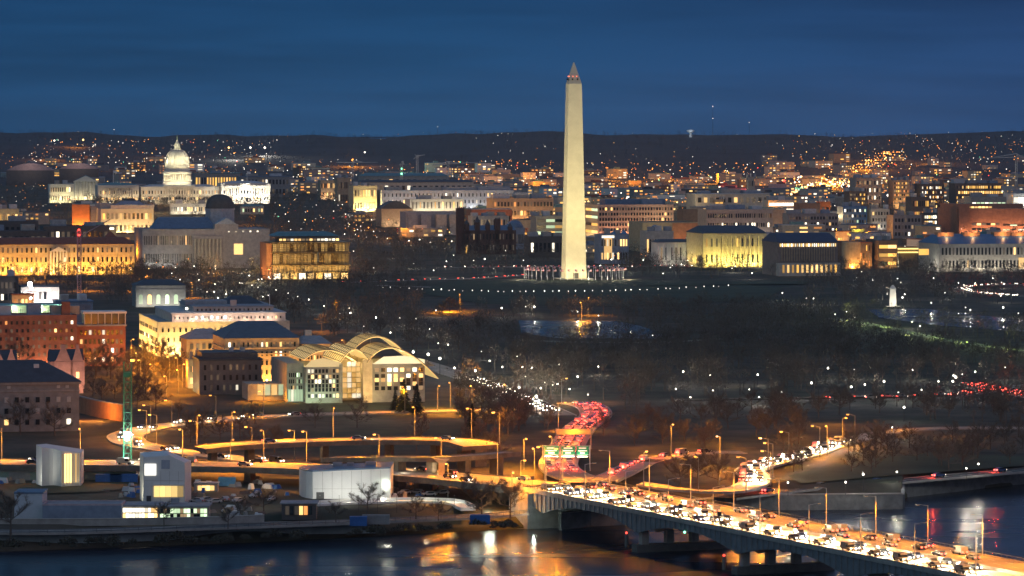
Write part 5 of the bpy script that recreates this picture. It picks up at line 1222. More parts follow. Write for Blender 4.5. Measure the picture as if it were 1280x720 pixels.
single(562, 391, 12, FINE, 'small tree lit orange from below on the dark lawn'); lamp('POINT', gp(561, 389) + Vector((0, -6, 3)), SOD, 34000, .4); lamp('POINT', gp(566, 388) + Vector((4, -3, 7)), SOD, 9000, .4); lamp('POINT', gp(556, 391) + Vector((-6, -4, 3)), SOD, 3500, .4)
single(553, 393, 10, FINE, 'bare tree lit orange just left of the small orange tree on the lawn'); single(571, 392, 10, FINE, 'bare tree lit orange just right of the small orange tree on the lawn'); single(881, 559, 11, BARE, 'rounded tree glowing orange beside a lamp post'); single(851, 612, 13, FINE, 'bare tree on the ramp island with a twin trunk'); single(898, 613, 15, FINE, 'tall bare tree on the ramp island nearest the bright curve'); single(872, 608, 14, FINE, 'middle bare tree of the ramp island')
single(1003, 588, 11, FINE, 'bare tree beside the bright ramp near the quay'); single(992, 590, 10, BARE, 'small bare tree just beside the bright ramp trees')
single(505, 516, 14, CONI, 'dark conifer before the glass institute', 'conifer'); single(521, 518, 12.5, CONI, 'second dark conifer before the glass institute corner', 'conifer'); single(494, 514, 9, CONI, 'short dark conifer at the foot of the institute', 'conifer'); single(590, 548, 13, CONI, 'dark conifer standing beside the curved ramp end', 'conifer')
single(452, 510, 6, BARE, 'low round tree at the atrium of the institute'); single(300, 548, 13, BARE, 'bare tree in the middle of the ramp loop'); single(343, 566, 11, BARE, 'bare tree in front of the curved ramp')
grove(24, [(170, 440), (245, 440), (245, 500), (205, 500), (170, 470)], (9, 14), BARE, 'bare street tree in the orange glare beside the yellow end wall', 'trees in the orange glare', 2, gap=4)
grove(16, [(100, 455), (165, 455), (200, 520), (100, 500)], (9, 14), BARE, 'bare tree on the dim slope around the green crane mast', 'trees on the slope', 3)
grove(14, [(190, 520), (600, 525), (600, 575), (320, 565), (215, 555)], (8, 12), BARE, 'bare tree on the dark island inside the ramp loop', 'trees inside the ramp loop', 5, gap=7)
grove(34, [(560, 490), (700, 500), (690, 600), (610, 610), (585, 560)], (9, 14), BARE, 'bare tree in the dark strip between institute and sign gantry', 'trees between institute and gantry', 4)
grove(32, [(745, 520), (1000, 510), (1000, 560), (940, 580), (870, 565), (760, 588)], (9, 13), BARE, 'bare tree in the dim park beyond the river bridge', 'trees beyond the bridge', 4)
grove(24, [(960, 505), (1300, 503), (1300, 545), (1100, 533), (960, 545)], (9, 13), BARE, 'bare tree along the orange lit parkland road', 'trees along the orange road', 5)
grove(30, [(1000, 560), (1130, 548), (1300, 545), (1300, 578), (1180, 590), (1000, 600)], (8, 12), BARE, 'bare tree on the riverside point beyond the bridge', 'trees on the riverside point', 4)
grove(24, [(640, 430), (960, 430), (960, 498), (760, 505), (640, 460)], (11, 15), BARE, 'bare tree in the thick dark grove south of the pool', 'trees of the dark grove', 3, gap=7)
grove(24, [(960, 428), (1300, 445), (1300, 476), (1180, 492), (960, 496)], (11, 15), BARE, 'bare tree in the brown grove above the red avenue', 'trees of the brown grove', 3, gap=7)
grove(20, [(280, 372), (560, 388), (640, 440), (640, 490), (560, 450), (420, 425)], (10, 14), BARE, 'bare tree in the rust tinted grove behind the institute roofs', 'trees of the rust tinted grove', 3, gap=7)

def far_wood(name, n, zones, hr, seed, m=WOODM, per=90):
    """a wood too far off to count: one mesh of many small bare crowns"""
    r = np.random.default_rng(seed); base = []
    for poly, k in zones:
        xs = [p[0] for p in poly]; ys = [p[1] for p in poly]; Dn, Df = gp(640, max(ys)).y, gp(640, min(ys)).y; c = t = 0
        while c < k and t < k * 20:
            t += 1; D = math.sqrt(r.uniform(Dn * Dn, Df * Df)); px = r.uniform(min(xs), max(xs)); X = (px - 640) / F * D; py = HZ + (H - g(X, D)) * F / D
            if not inside(px, py, poly) or any(inside(px, py, q) for q in KEEP_OUT[:5]) or not clear(X, D, 2): continue
            base.append((X, D, g(X, D), r.uniform(*hr))); c += 1
    A = np.array(base); N = len(A); hh = A[:, 3][:, None]
    u = r.normal(size=(N, per, 3)); u /= np.linalg.norm(u, axis=2, keepdims=True); rad = r.uniform(.25, 1, (N, per, 1)) ** .5
    c = u * rad * np.stack([hh * .34, hh * .34, hh * .36], 2); c[:, :, 2] += hh * .62; c[:, :, :2] *= r.uniform(.75, 1.3, (N, 1, 1)); c += A[:, None, :3]
    d = u * r.uniform(.6, 1.5, (N, per, 1)) + r.normal(size=(N, per, 3)) * .6; d[:, :, 2] += .5; s = np.cross(d, r.normal(size=(N, per, 3))); s *= .16 / np.maximum(np.linalg.norm(s, axis=2, keepdims=True), 1e-6) * r.uniform(.6, 1.6, (N, per, 1))
    v = np.stack([c - s, c + s, c + d + s * .4], 2).reshape(-1, 3)
    tr = np.stack([A[:, :3] + (-.25, 0, -1), A[:, :3] + (.25, 0, -1), A[:, :3] + np.stack([np.zeros(N), np.zeros(N), A[:, 3] * .75], 1)], 1).reshape(-1, 3)
    v = np.concatenate([v, tr]); nf = len(v) // 3
    me = bpy.data.meshes.new(name); me.vertices.add(len(v)); me.vertices.foreach_set('co', v.ravel()); me.loops.add(len(v)); me.loops.foreach_set('vertex_index', np.arange(len(v), dtype=np.int32))
    me.polygons.add(nf); me.polygons.foreach_set('loop_start', np.arange(0, len(v), 3, dtype=np.int32)); me.materials.append(m); me.update(calc_edges=True)
    return tag(link(name, me), kind='stuff')
far_wood('far_woods', 0, [([(130, 345), (330, 352), (560, 356), (640, 420), (640, 470), (480, 432), (280, 384), (130, 384)], 420), ([(440, 300), (700, 312), (700, 345), (440, 347)], 260), ([(640, 388), (1290, 395), (1290, 460), (640, 460)], 620), ([(640, 450), (1300, 455), (1300, 545), (960, 500), (745, 520), (700, 500), (640, 490)], 260), ([(560, 470), (700, 490), (690, 545), (600, 545)], 40),
                          ([(770, 326), (1290, 332), (1290, 392), (1000, 385), (960, 352), (770, 350)], 420), ([(-20, 226), (120, 232), (120, 268), (-20, 262)], 170), ([(336, 246), (470, 250), (480, 300), (340, 300)], 260), ([(118, 252), (345, 254), (345, 268), (118, 268)], 330), ([(430, 268), (720, 268), (720, 300), (430, 300)], 160), ([(730, 262), (1290, 262), (1290, 332), (730, 328)], 420), ([(0, 262), (330, 262), (330, 300), (0, 300)], 200), ([(0, 340), (180, 345), (180, 380), (90, 372), (0, 350)], 90),
                          ([(160, 320), (325, 330), (325, 350), (160, 356)], 110)], (9, 15), 3)
far_wood('hillside_woods', 0, [([(-40, 158), (1320, 158), (1320, 200), (-40, 200)], 1500), ([(-40, 198), (1320, 198), (1320, 240), (-40, 230)], 500)], (8, 15), 5, mat('hillside_trees', (.040, .040, .046), var=.3, scale=.01), 40)

# ================================================================== LAMPS
def make_lamps():
    out = {}
    e = empty('street_lamp', (0, 0, -500), 'x', 'street lamp'); p = MB().tube((0, 0, -.3), (0, 0, 10.5), .16, .09, 8); p.build('pole', STEEL, e); MB().tube((0, 0, 10.3), (0, -2.4, 10.9), .08, .06, 6).build('arm', STEEL, e)
    h = MB().box(0, -2.7, 10.75, .5, 1.1, .28).build('lamp_head', STEEL, e); MB().hip(0, -2.7, 10.45, .34, .8, .3, .42, .95).build('lens', L_SOD, h)
    lamp('POINT', (0, -2.7, 10.0), SOD, 3800, .25, e); lamp('SPOT', (0, -2.7, 10.2), SOD, 27000, .2, e, (0, -6, 0), 124, .5); out['sod'] = e
    e = empty('park_lamp', (0, 0, -500), 'x', 'street lamp'); MB().tube((0, 0, -.3), (0, 0, 4.4), .12, .07, 8).build('pole', DSTEEL, e)
    MB().lathe([(.1, 4.4), (.28, 4.5), (.34, 4.75), (.26, 5.0), (0, 5.1)], 10).build('globe', L_WHITE, e); MB().lathe([(.2, 5.08), (.14, 5.25), (0, 5.45)], 8).build('cap', DSTEEL, e)
    lamp('POINT', (0, 0, 6.0), WHT, 1500, .15, e); out['park'] = e
    e = empty('bridge_lamp', (0, 0, -500), 'x', 'street lamp'); MB().tube((0, 0, -.3), (0, 0, 10.2), .17, .11, 8).build('pole', mat('pale_pole', (.42, .40, .36)), e); MB().tube((0, 0, 10.1), (-2.6, 0, 10.5), .08, .06, 6).build('arm', mat('pale_pole', (0, 0, 0)), e)
    h = MB().box(-3.0, 0, 10.35, 1.3, .5, .22).build('lamp_head', STEEL, e); MB().box(-3.0, 0, 10.325, .9, .34, .02).build('lens', glow('lens_sodium_dim', (1, .5, .12), 2.5, vary=False), h)
    lamp('SPOT', (-3.0, 0, 10.2), SOD, 21000, .3, e, (-4.5, 0, 0), 155, .5); out['bridge'] = e
    e = empty('lamp_bollard', (0, 0, -500), 'x', 'lamp'); MB().tube((0, 0, -.2), (0, 0, 1.0), .14, .14, 8).build('post', CONC, e); MB().lathe([(.22, 1.0), (.3, 1.25), (.22, 1.5), (0, 1.55)], 8).build('lens', glow('bollard_glow', (1, .93, .8), 3), e); out['bollard'] = e
    for x in out.values(): kids(x)
    return out
LAMPS = make_lamps(); USED = set()
def put(kind, p, label, group, rz=0.0, s=None):
    o = LAMPS[kind]; s = (s or 1.0) * (rng.uniform(.55, 1.1) if kind in ('park', 'bollard') else 1.0)
    if kind not in USED:
        USED.add(kind); o.location = p; o.rotation_euler = (0, 0, rz); o['label'] = label; o['group'] = group
        if s: o.scale = (s, s, s)
        return o
    return copy_tree(o, p, rz, s=s, label=label, group=group)
def head(px, py, up):                        # ground point under a lamp head seen at a pixel
    return gp(px, py, up)
WHITE_LAMPS = [(665, 461), (666, 470), (691, 480), (697, 478), (681, 473), (712, 483), (657, 465), (653, 459), (788, 412), (816, 416), (854, 466), (863, 493), (888, 469), (891, 488), (947, 468), (949, 491), (977, 486), (1064, 485), (1068, 460), (1123, 487), (1141, 461), (1152, 482), (1081, 481), (1035, 461),
               (1192, 472), (1203, 465), (1219, 465), (1256, 462), (1130, 511), (1115, 532), (1191, 479), (676, 484), (699, 455), (722, 470), (735, 489), (748, 456), (646, 444), (612, 452), (628, 458), (602, 437), (560, 433), (548, 425), (537, 408), (545, 386), (520, 400), (500, 396), (488, 414), (470, 398), (455, 405), (438, 392), (425, 388), (405, 382),
               (386, 376), (372, 370), (360, 364), (345, 360), (627, 386), (657, 381), (668, 385), (722, 388), (748, 391), (1077, 340), (1071, 347), (1091, 350), (1122, 345), (1167, 346), (1181, 365), (1164, 380), (1207, 381), (1213, 386), (1198, 352), (1205, 356), (1219, 353), (1241, 346), (1252, 352), (1251, 369), (1230, 333), (1155, 332), (1162, 332), (1103, 332), (1113, 342), (1126, 351), (1131, 366), (1128, 372), (1109, 365), (1254, 386), (1273, 388), (1140, 400), (1150, 408),
               (735, 333), (764, 332), (775, 333), (790, 333), (838, 333), (852, 331), (829, 343), (915, 333), (919, 333), (905, 323), (940, 341), (960, 330), (978, 366), (995, 337), (1008, 371), (1017, 371), (1044, 392), (1058, 388), (1068, 396)]
for x, y in WHITE_LAMPS: put('park', head(x, y, 5), 'white globe park lamp shining among the dark trees', 'white park lamps', s=1.15)
for x, y in ((985, 599), (1057, 598), (1079, 593), (1121, 584), (1208, 581), (1223, 574)): put('park', head(x, y, 5), 'white lamp on the riverside point reflected in the water', 'riverside point lamps', s=1.2)
for i in range(18): put('park', head(404 + i * 13.4, 290 + i * 1.25 + rng.uniform(-1.5, 1.5), 5), 'white lamp in the row along the mall trees', 'mall walk lamps', s=1.3)
for i in range(10): put('park', head(392 + i * 25, 322 + rng.uniform(-14, 18), 5), 'white lamp scattered in the lawn edge trees below the castle', 'lawn edge lamps', s=1.1)
for i in range(30): put('park', head(210 + rng.uniform(0, 130), 352 + rng.uniform(-20, 24), 5), 'white lamp between the classical block and the bronze museum', 'plaza lamps', s=1.2)
for i in range(44):
    t = (i + rng.uniform(-.3, .3)) / 43; px = 480 + 430 * t; py = 358 + 8.5 * math.sin(math.pi * (.12 + .85 * t)); put('bollard', gp(px, py), 'tiny white lamp in the curved row on the dark lawn', 'lawn bollard lamps', s=1.25)
SOD_LAMPS = [(164, 424), (178, 432), (186, 428), (193, 437), (205, 440), (212, 446), (222, 447), (176, 450), (228, 455), (170, 441), (190, 455), (223, 462), (208, 470), (200, 433), (218, 434), (547, 482), (590, 482), (563, 478), (1053, 522), (1034, 532), (839, 530), (288, 549), (560, 579), (655, 548), (668, 560), (651, 575), (186, 345), (184, 346), (108, 345), (240, 353), (26, 330), (56, 334), (430, 425), (463, 420), (735, 372), (727, 378), (575, 368), (690, 545), (640, 590), (330, 470), (900, 545)]
for x, y in SOD_LAMPS: put('sod', head(x, y, 10.6), 'orange sodium street lamp glowing over road and trees', 'sodium street lamps', rng.uniform(-.5, .5))
def along(key, n, off, kind, label, group, t0=.03, t1=.97, face=1, s=None):
    P, N, w = ROADS[key]
    for i in range(n):
        t = t0 + (t1 - t0) * i / max(1, n - 1); k = min(len(P) - 2, int(t * (len(P) - 1))); p = P[k].copy(); nn = N[k]; o = off * (w / 2 + (1.2 if abs(off) > 0 else 0)); q = p + nn * o; q.z = p.z - .1
        a = math.atan2(nn.y, nn.x) + (R(90) if off < 0 else R(-90)); put(kind, q, label, group, a, s)
along('freeway', 11, 1, 'sod', 'sodium lamp on the far side of the freeway viaduct', 'freeway lamps')
along('loop', 11, 1, 'sod', 'sodium lamp around the looping ramp', 'loop ramp lamps')
along('upper_ramp', 6, 1, 'sod', 'sodium lamp above the curved orange ramp deck', 'curved ramp lamps')
along('headlight_ramp', 9, -1, 'sod', 'sodium lamp beside the curving white headlight ramp', 'headlight ramp lamps', .03, .72)
along('taillight_street', 3, 1, 'sod', 'sodium lamp beside the winding red street', 'winding street lamps')
along('bright_avenue', 9, 1, 'park', 'white lamp on the bright avenue behind the institute', 'bright avenue lamps', s=1.5)
along('park_avenue', 8, 1, 'park', 'white lamp along the straight park avenue', 'park avenue lamps', s=1.3)
along('monument_street', 9, 1, 'park', 'white lamp on the street just behind the obelisk', 'obelisk street lamps', s=1.3)
for i, t in enumerate((-2, 26, 54, 82, 110, 138, 166, 194, 222, 250, 280, 310, 340)): put('bridge', bpt(t, BW - .55, .3), 'pale bridge lamp post on the far parapet of the river bridge', 'far parapet bridge lamps', math.atan2(BN.y, BN.x))
for i, t in enumerate((12, 40, 68, 96, 124, 152, 180, 208, 236, 266, 296, 330)): lamp('SPOT', bpt(t, 3.4, 10.3), (1, .52, .15), 19000, .3, None, bpt(t, 5.0, 0), 110, .7); put('bridge', bpt(t, .55, .3), 'bridge lamp post on the near parapet of the river bridge', 'near parapet bridge lamps', math.atan2(BN.y, BN.x) + R(180))  # extra warm spot added at each near lamp to make the lanes golden
# small signs seen edge on along the near side of the bridge
for t in (2, 32, 70, 104, 128):
    e = empty('bridge_sign', bpt(t, .5, .3), 'small dark square sign on a thin post on the bridge rail', 'sign', 'bridge rail signs', math.atan2(BN.y, BN.x)); MB().tube((0, 0, 0), (0, 0, 3.6), .06, .06, 6).build('post', DSTEEL, e); MB().box(0, 0, 2.6, .12, 1.1, 1.1, .7).build('panel', DSTEEL, e)

for k_ in range(9): P_ = ROADS['green_path'][0]; q_ = P_[int((len(P_) - 1) * (.08 + .9 * k_ / 8))]; lamp('POINT', q_ + Vector((0, 1, 5)), (.80, 1, .30), 3600, .2)  # lights without posts, added to make the green path show
# glow of the far districts: real street lights grouped into stronger sources
for px, py, c, pw in ((1035, 236, SOD, 260000), (1060, 226, SOD, 260000), (1085, 212, SOD, 200000), (1015, 244, SOD, 220000), (1110, 200, SOD, 160000), (1165, 205, SOD, 90000), (1180, 224, SOD, 120000), (760, 226, SOD, 160000), (800, 232, SOD, 160000), (840, 224, SOD, 110000), (890, 230, SOD, 110000), (930, 240, SOD, 90000),
                      (640, 226, SOD, 110000), (600, 232, SOD, 90000), (670, 236, SOD, 90000), (760, 242, SOD, 70000), (95, 184, SOD, 70000), (62, 200, SOD, 90000), (290, 200, WHT, 90000), (330, 195, WHT, 120000), (215, 196, SOD, 60000), (160, 212, SOD, 50000), (440, 208, SOD, 140000), (500, 216, (.5, 1, .7), 50000), (955, 247, (1, .05, .04), 60000), (1024, 240, (.3, 1, .5), 60000), (985, 238, SOD, 120000)):
    q = gp(px, py); lamp('POINT', q + Vector((0, 0, 22)), c, pw * 1.8, .8)
def distant_lights():
    r = random.Random(11); ms = [glow('lamp_far_sodium', (1, .30, .04), 4.0, vary=False), glow('lamp_far_white', (1, .90, .74), 3.6, vary=False), glow('lamp_amber', (1, .55, .16), 5.5, vary=False), L_RED, L_GREEN]; mb = MB()
    def dot(p, rad, mi): 
        mb.add([p + Vector(v) * rad for v in ((1, 0, 0), (-1, 0, 0), (0, 1, 0), (0, -1, 0), (0, 0, 1), (0, 0, -1))], [(0, 2, 4), (2, 1, 4), (1, 3, 4), (3, 0, 4), (2, 0, 5), (1, 2, 5), (3, 1, 5), (0, 3, 5)], mi)
        mb.tube(p - Vector((0, 0, 9)), p - Vector((0, 0, rad)), .12, .1, 3, 5)
    Z = [((40, 350, 178, 224), 330, (.42, .46, .12), .7), ((0, 60, 195, 225), 40, (.6, .3, .1), .6), ((350, 640, 204, 246), 210, (.5, .35, .15), .65), ((560, 700, 206, 240), 150, (.75, .15, .1), .7), ((730, 990, 208, 262), 400, (.68, .18, .14), .75), ((990, 1285, 180, 262), 430, (.62, .22, .16), .7),
         ((1150, 1285, 176, 205), 70, (.6, .3, .1), .6), ((0, 1280, 167, 182), 60, (.3, .6, .1), .5), ((600, 900, 182, 210), 46, (.5, .4, .1), .5), ((960, 1150, 168, 200), 40, (.4, .5, .1), .5), ((430, 560, 250, 300), 90, (.4, .45, .15), .45), ((0, 150, 232, 275), 80, (.3, .55, .15), .45), ((340, 470, 240, 300), 110, (.35, .5, .1), .45), ((735, 1285, 256, 334), 170, (.55, .25, .18), .4), ((440, 700, 262, 312), 60, (.5, .3, .15), .4), ((600, 1000, 226, 262), 140, (.72, .12, .14), .7), ((120, 340, 253, 266), 46, (.4, .5, .1), .4), ((160, 340, 318, 352), 40, (.55, .3, .1), .35)]
    for (x0, x1, y0, y1), n, w, rad in Z:
        for _ in range(n):
            px, py = r.uniform(x0, x1), r.uniform(y0, y1); q = gp(px, py); u = r.random(); mi = 0 if u < w[0] else 1 if u < w[0] + w[1] else 2 if u < .965 else 3 if u < .985 else 4
            dot(q + Vector((0, 0, 9)), rad * r.choice((.35, .5, .7, .9, 1.3)), mi)
    for k in range(260):                     # the boulevard climbing the hill
        t = r.random(); P = ROADS['far_boulevard'][0]; i = int(t * (len(P) - 1)); q = P[i] + Vector((r.gauss(0, 16), r.gauss(0, 40), 8)); dot(q, r.choice((.7, 1.0, 1.5)), r.choice((0, 0, 0, 2, 2)))
    for k in range(150): q = gp(r.gauss(1030, 22), r.gauss(238, 4)); dot(q + Vector((0, 0, 12)), r.choice((.7, 1.0, 1.6)), r.choice((0, 2, 2, 1)))
    for px, py, rad, mi in ((441, 206, 3.0, 0), (502, 217, 2.4, 4), (313, 190, 2.6, 1), (331, 190, 2.8, 1), (286, 190, 2.4, 2), (68, 181, 2.2, 1), (104, 180, 2.4, 2), (980, 233, 2.6, 3), (1026, 238, 3.2, 4), (1093, 243, 2.6, 1), (779, 220, 2.4, 4), (763, 221, 2.6, 1), (1110, 253, 2.0, 1), (928, 257, 2.6, 1), (456, 196, 2, 1)): q = gp(px, py); dot(q + Vector((0, 0, 10)), rad, mi)
    o = mb.build('distant_city_lamps', ms + [DSTEEL]); tag(o, kind='stuff')
distant_lights()

# ================================================================== CARS
def make_car(paint, nm, van=False, lit=True):
    e = empty(nm, (0, 0, -500), 'x', 'car'); b = MB(); L, W2, hh = (4.6, 1.8, 1.45) if not van else (5.4, 2.0, 2.1)
    side = [(-L / 2, .35), (L / 2, .35), (L / 2, .72), (L / 2 - .25, .86), (L * .22, .95)] + ([(L * .08, hh), (-L * .30, hh), (-L * .42, .98), (-L / 2, .92)] if not van else [(L * .28, hh), (-L * .46, hh), (-L / 2, .95)])
    b.prism([(y, z) for y, z in side], -W2 / 2, W2 / 2, 'x'); b.build('body', paint, e)
    gl = MB(); gl.prism([(L * .19, .98), (L * .075, hh - .09), (-L * .28, hh - .09), (-L * .37, 1.0)] if not van else [(L * .27, 1.1), (L * .25, hh - .2), (L * .05, hh - .2), (L * .05, 1.1)], -W2 / 2 - .01, W2 / 2 + .01, 'x'); gl.build('window', GLASS, e)
    wm = None
    for x in (-1, 1):
        for y in (-.3, .3):
            if wm is None: wm = MB().tube((-.12, 0, 0), (.12, 0, 0), .33, .33, 12).mesh('wheel', BLACK)
            o = link('wheel', wm, e); o.location = (x * (W2 / 2 - .08), y * L, .33)
        o = MB().box(x * W2 * .36, L / 2 + .01, .52, .46, .1, .26).build('headlight', L_HEAD if lit else GLASS, e); o = MB().box(x * W2 * .34, -L / 2 - .01, .56, .52, .1, .36).build('taillight', L_TAIL if lit else REDP, e)
    return e
PAINTS = [mat('car_silver', (.16, .165, .17), rough=.3, var=.02), mat('car_black', (.02, .02, .022), rough=.3, var=.02), mat('car_white', (.22, .22, .21), rough=.3, var=.02), mat('car_blue', (.03, .06, .16), rough=.3, var=.02)]
CARS = [make_car(p, 'car', van=(i == 2)) for i, p in enumerate(PAINTS)]
for c in CARS: kids(c)
CUSED = [False] * len(CARS)
def put_car(p, d, label, group, head=None, tail=None):
    i = rng.randrange(len(CARS)); c = CARS[i]; rz = math.atan2(d.y, d.x) - R(90)
    if not CUSED[i]: CUSED[i] = True; c.location = p; c.rotation_euler = (0, 0, rz); c['label'] = label; c['group'] = group; o = c
    else: o = copy_tree(c, p, rz, label=label, group=group)
    if head: lamp('SPOT', (0, 2.6, .9), (1, .80, .48), head, .12, o, (0, 9, -.2), 95, .8)
    if tail: lamp('POINT', (0, -3.0, .9), (1, .06, .03), tail, .2, o)
    return o
def traffic(key, lanes, gap, label, group, head=None, tail=None, t0=0.0, t1=1.0, jit=.35, every=1):
    P, N, w = ROADS[key]; S = [0.0]
    for a, b in zip(P, P[1:]): S.append(S[-1] + (b - a).length)
    for off, fwd in lanes:
        s = S[-1] * t0 + rng.uniform(0, gap); k = 0
        while s < S[-1] * t1:
            i = max(0, min(len(P) - 2, int(np.searchsorted(S, s)) - 1)); f = (s - S[i]) / max(1e-6, S[i + 1] - S[i]); p = P[i].lerp(P[i + 1], f) + N[i] * off; d = (P[i + 1] - P[i]).normalized() * fwd
            k += 1; put_car(p + Vector((0, 0, .02)), d, label, group, head if k % every == 0 else None, tail if k % every == 0 else None); s += gap * (1 + rng.uniform(-jit, jit))
for o in (3.0, 6.4, 9.9):                     # lanes towards the viewer
    t = rng.uniform(0, 8)
    while t < 262: put_car(bpt(t, o, .02), BD, 'car with bright headlights coming across the river bridge', 'oncoming cars on the river bridge', 17000); t += rng.uniform(12, 18)
for o in (17.6, 21.2, 24.8):
    t = rng.uniform(0, 14)
    while t < 232: put_car(bpt(t, o, .02), -BD, 'car driving away over the river bridge showing tail lamps', 'departing cars on the river bridge', 900, None); t += rng.uniform(17, 30)
traffic('headlight_ramp', [(-1.7, -1), (1.7, -1)], 11, 'car with headlights rounding the bright curved ramp', 'cars on the headlight ramp', 11000, None, .2, .70)
traffic('headlight_ramp', [(4.0, 1)], 26, 'car with tail lamps climbing the outer lane of the bright ramp', 'departing cars on the headlight ramp', None, 900, .2, .75)
traffic('taillight_street', [(-3.6, 1), (0, 1), (3.6, 1)], 9.5, 'car with glowing red tail lamps on the winding street', 'cars on the winding street', None, 560, .12, .98)
traffic('red_ramp', [(1.2, 1)], 16, 'car with tail lamps on the dim exit ramp', 'cars on the exit ramp', None, 900, .1, .95)
traffic('freeway', [(-8, 1), (-4.5, 1)], 40, 'car with headlights on the freeway viaduct behind the pavilions', 'eastbound cars on the viaduct', 4000, None, .15, .95)
traffic('freeway', [(5, -1), (8.5, -1)], 46, 'car seen on the far lanes of the freeway viaduct', 'westbound cars on the viaduct', 3000, None, .15, .98)
traffic('loop', [(-2, 1), (2, 1)], 30, 'car with headlights sweeping round the ramp loop', 'cars on the loop ramp', 4000, None, .25, .99)
traffic('upper_ramp', [(0, 1)], 45, 'car on the curved orange ramp deck', 'cars on the curved ramp', 4000, None, .1, .95)
traffic('river_parkway', [(0, 1)], 34, 'car with tail lamps on the riverside parkway', 'cars on the riverside parkway', None, 900, .05, .95)
def distant_traffic():
    """queues too far off to count: one mesh of small car bodies with their lamps"""
    mb = MB()
    for key, lanes, gap, t0, t1, lt in (('park_avenue', [(-2.5, 1), (2.5, 1)], 15, .3, .75, 1), ('red_avenue', [(-4, -1), (0, -1), (4, -1)], 9, 0, .9, 3), ('bright_avenue', [(-2.5, -1), (2.5, -1)], 13, .06, .6, 2), ('monument_street', [(-2, 1), (2, -1)], 15, 0, .75, 1), ('red_bend', [(-2, 1), (2, 1)], 9, .1, .9, 3), ('mall_street', [(-1.5, 1)], 16, 0, 1, 0)):
        P, N, w = ROADS[key]; S = [0.0]
        for a, b in zip(P, P[1:]): S.append(S[-1] + (b - a).length)
        k = 0
        for off, fwd in lanes:
            s = S[-1] * t0
            while s < S[-1] * t1:
                i = max(0, min(len(P) - 2, int(np.searchsorted(S, s)) - 1)); f = (s - S[i]) / max(1e-6, S[i + 1] - S[i]); p = P[i].lerp(P[i + 1], f) + N[i] * off; d = (P[i + 1] - P[i]).normalized() * fwd; a = math.atan2(d.y, d.x) - R(90); q = Vector((-d.y, d.x, 0))
                m = rng.choice((0, 1, 2)); mb.box(p.x, p.y, p.z + .3, 1.8, 4.4, .65, a, m); mb.hip(p.x, p.y, p.z + .951, 1.6, 1.9, .5, 1.3, 1.5, 3)
                for x in (-.65, .65):
                    u = p + q * x + d * 2.25; mb.box(u.x, u.y, p.z + .5, .45, .12, .3, a, 4); u = p + q * x - d * 2.25; mb.box(u.x, u.y, p.z + .55, .45, .12, .3, a, 5)
                k += 1
                if k % 3 == 0 and lt: lamp('POINT', p + (d * 3.5 if lt == 2 else d * -3.5) + Vector((0, 0, 1)), (1, .86, .62) if lt == 2 else (1, .06, .03), 5200 if lt == 2 else 1500 if lt == 3 else 500, .2)
                s += gap * rng.uniform(.7, 1.3)
    tag(mb.build('distant_traffic', [PAINTS[0], PAINTS[1], PAINTS[2], GLASS, L_HEAD, L_TAIL]), kind='stuff')
distant_traffic()

# ================================================================== STREET FURNITURE, CRANES, SITE
def gantry():
    c = at(708, 576, dz(585, 8.5)); r = empty('sign_gantry', (c.x, c.y, 8.5), 'green overhead road signs on a gantry across the winding street', 'road sign', None, R(-4)); r.scale = (.9, .9, .9); w = 17.5; zt = 4.9
    for x in (-w / 2, w / 2): MB().tube((x, 0, -1), (x, 0, zt + 3.6), .25, .22, 8).build('post', STEEL, r)
    b = MB()
    for z in (zt, zt + 3.4): b.tube((-w / 2, .4, z), (w / 2, .4, z), .13, .13, 6)
    for k in range(12): b.tube((-w / 2 + w * k / 12, .4, zt if k % 2 else zt + 3.4), (-w / 2 + w * (k + 1) / 12, .4, zt + 3.4 if k % 2 else zt), .07, .07, 4)
    b.build('truss', STEEL, r)
    gm = mat('sign_green', (.01, .22, .10), rough=.5, var=.05); wm = mat('sign_white', (.85, .85, .8), rough=.5, var=.03)
    for x, ww in ((-5.6, 5.6), (.6, 5.2), (6.0, 4.4)):
        p = MB().box(x, 0, zt - .1, ww, .12, 3.5).build('sign_panel', gm, r); f = MB()
        for bx in (MB().box(x, -.075, zt - .04, ww - .12, .02, .1), MB().box(x, -.075, zt + 3.24, ww - .12, .02, .1)): bx.build('border', wm, p)
        for z, k in ((zt + 2.3, .62), (zt + 1.35, .75), (zt + .5, .4)): MB().box(x, -.08, z, ww * k, .03, .42).build('legend_line', wm, p)
        MB().box(x, -1.1, zt - .6, ww * .9, .22, .14).build('sign_lamp', glow('sign_lamp_glow', (1, .9, .6), 14, vary=False), r); lamp('POINT', (x, -1.4, zt - .5), (1, .92, .65), 420, .2, r)
    lamp('POINT', (-w / 2 - 1, 1, zt + 4), SOD, 5200, .4, r); lamp('POINT', (-w / 2 - 2, -3, zt - 2), SOD, 4200, .4, r)
gantry()
def sign_bridge():
    c = at(717, 549, dz(556, 8.5)); r = empty('sign_gantry', (c.x, c.y, 8), 'orange lit blank back of a second road sign gantry up the street', 'road sign'); w = 12.5
    for x in (-w / 2, w / 2): MB().tube((x, 0, -1), (x, 0, 6.5), .22, .2, 8).build('post', STEEL, r)
    MB().box(0, 0, 4.2, w, .3, 2.0).build('sign_panel', mat('bare_sign_back', (.5, .42, .25)), r); MB().tube((-w / 2, .4, 5.2), (w / 2, .4, 5.2), .15, .15, 6).build('beam', STEEL, r); lamp('POINT', (0, -3, 5.2), SOD, 2600, .3, r)
sign_bridge()
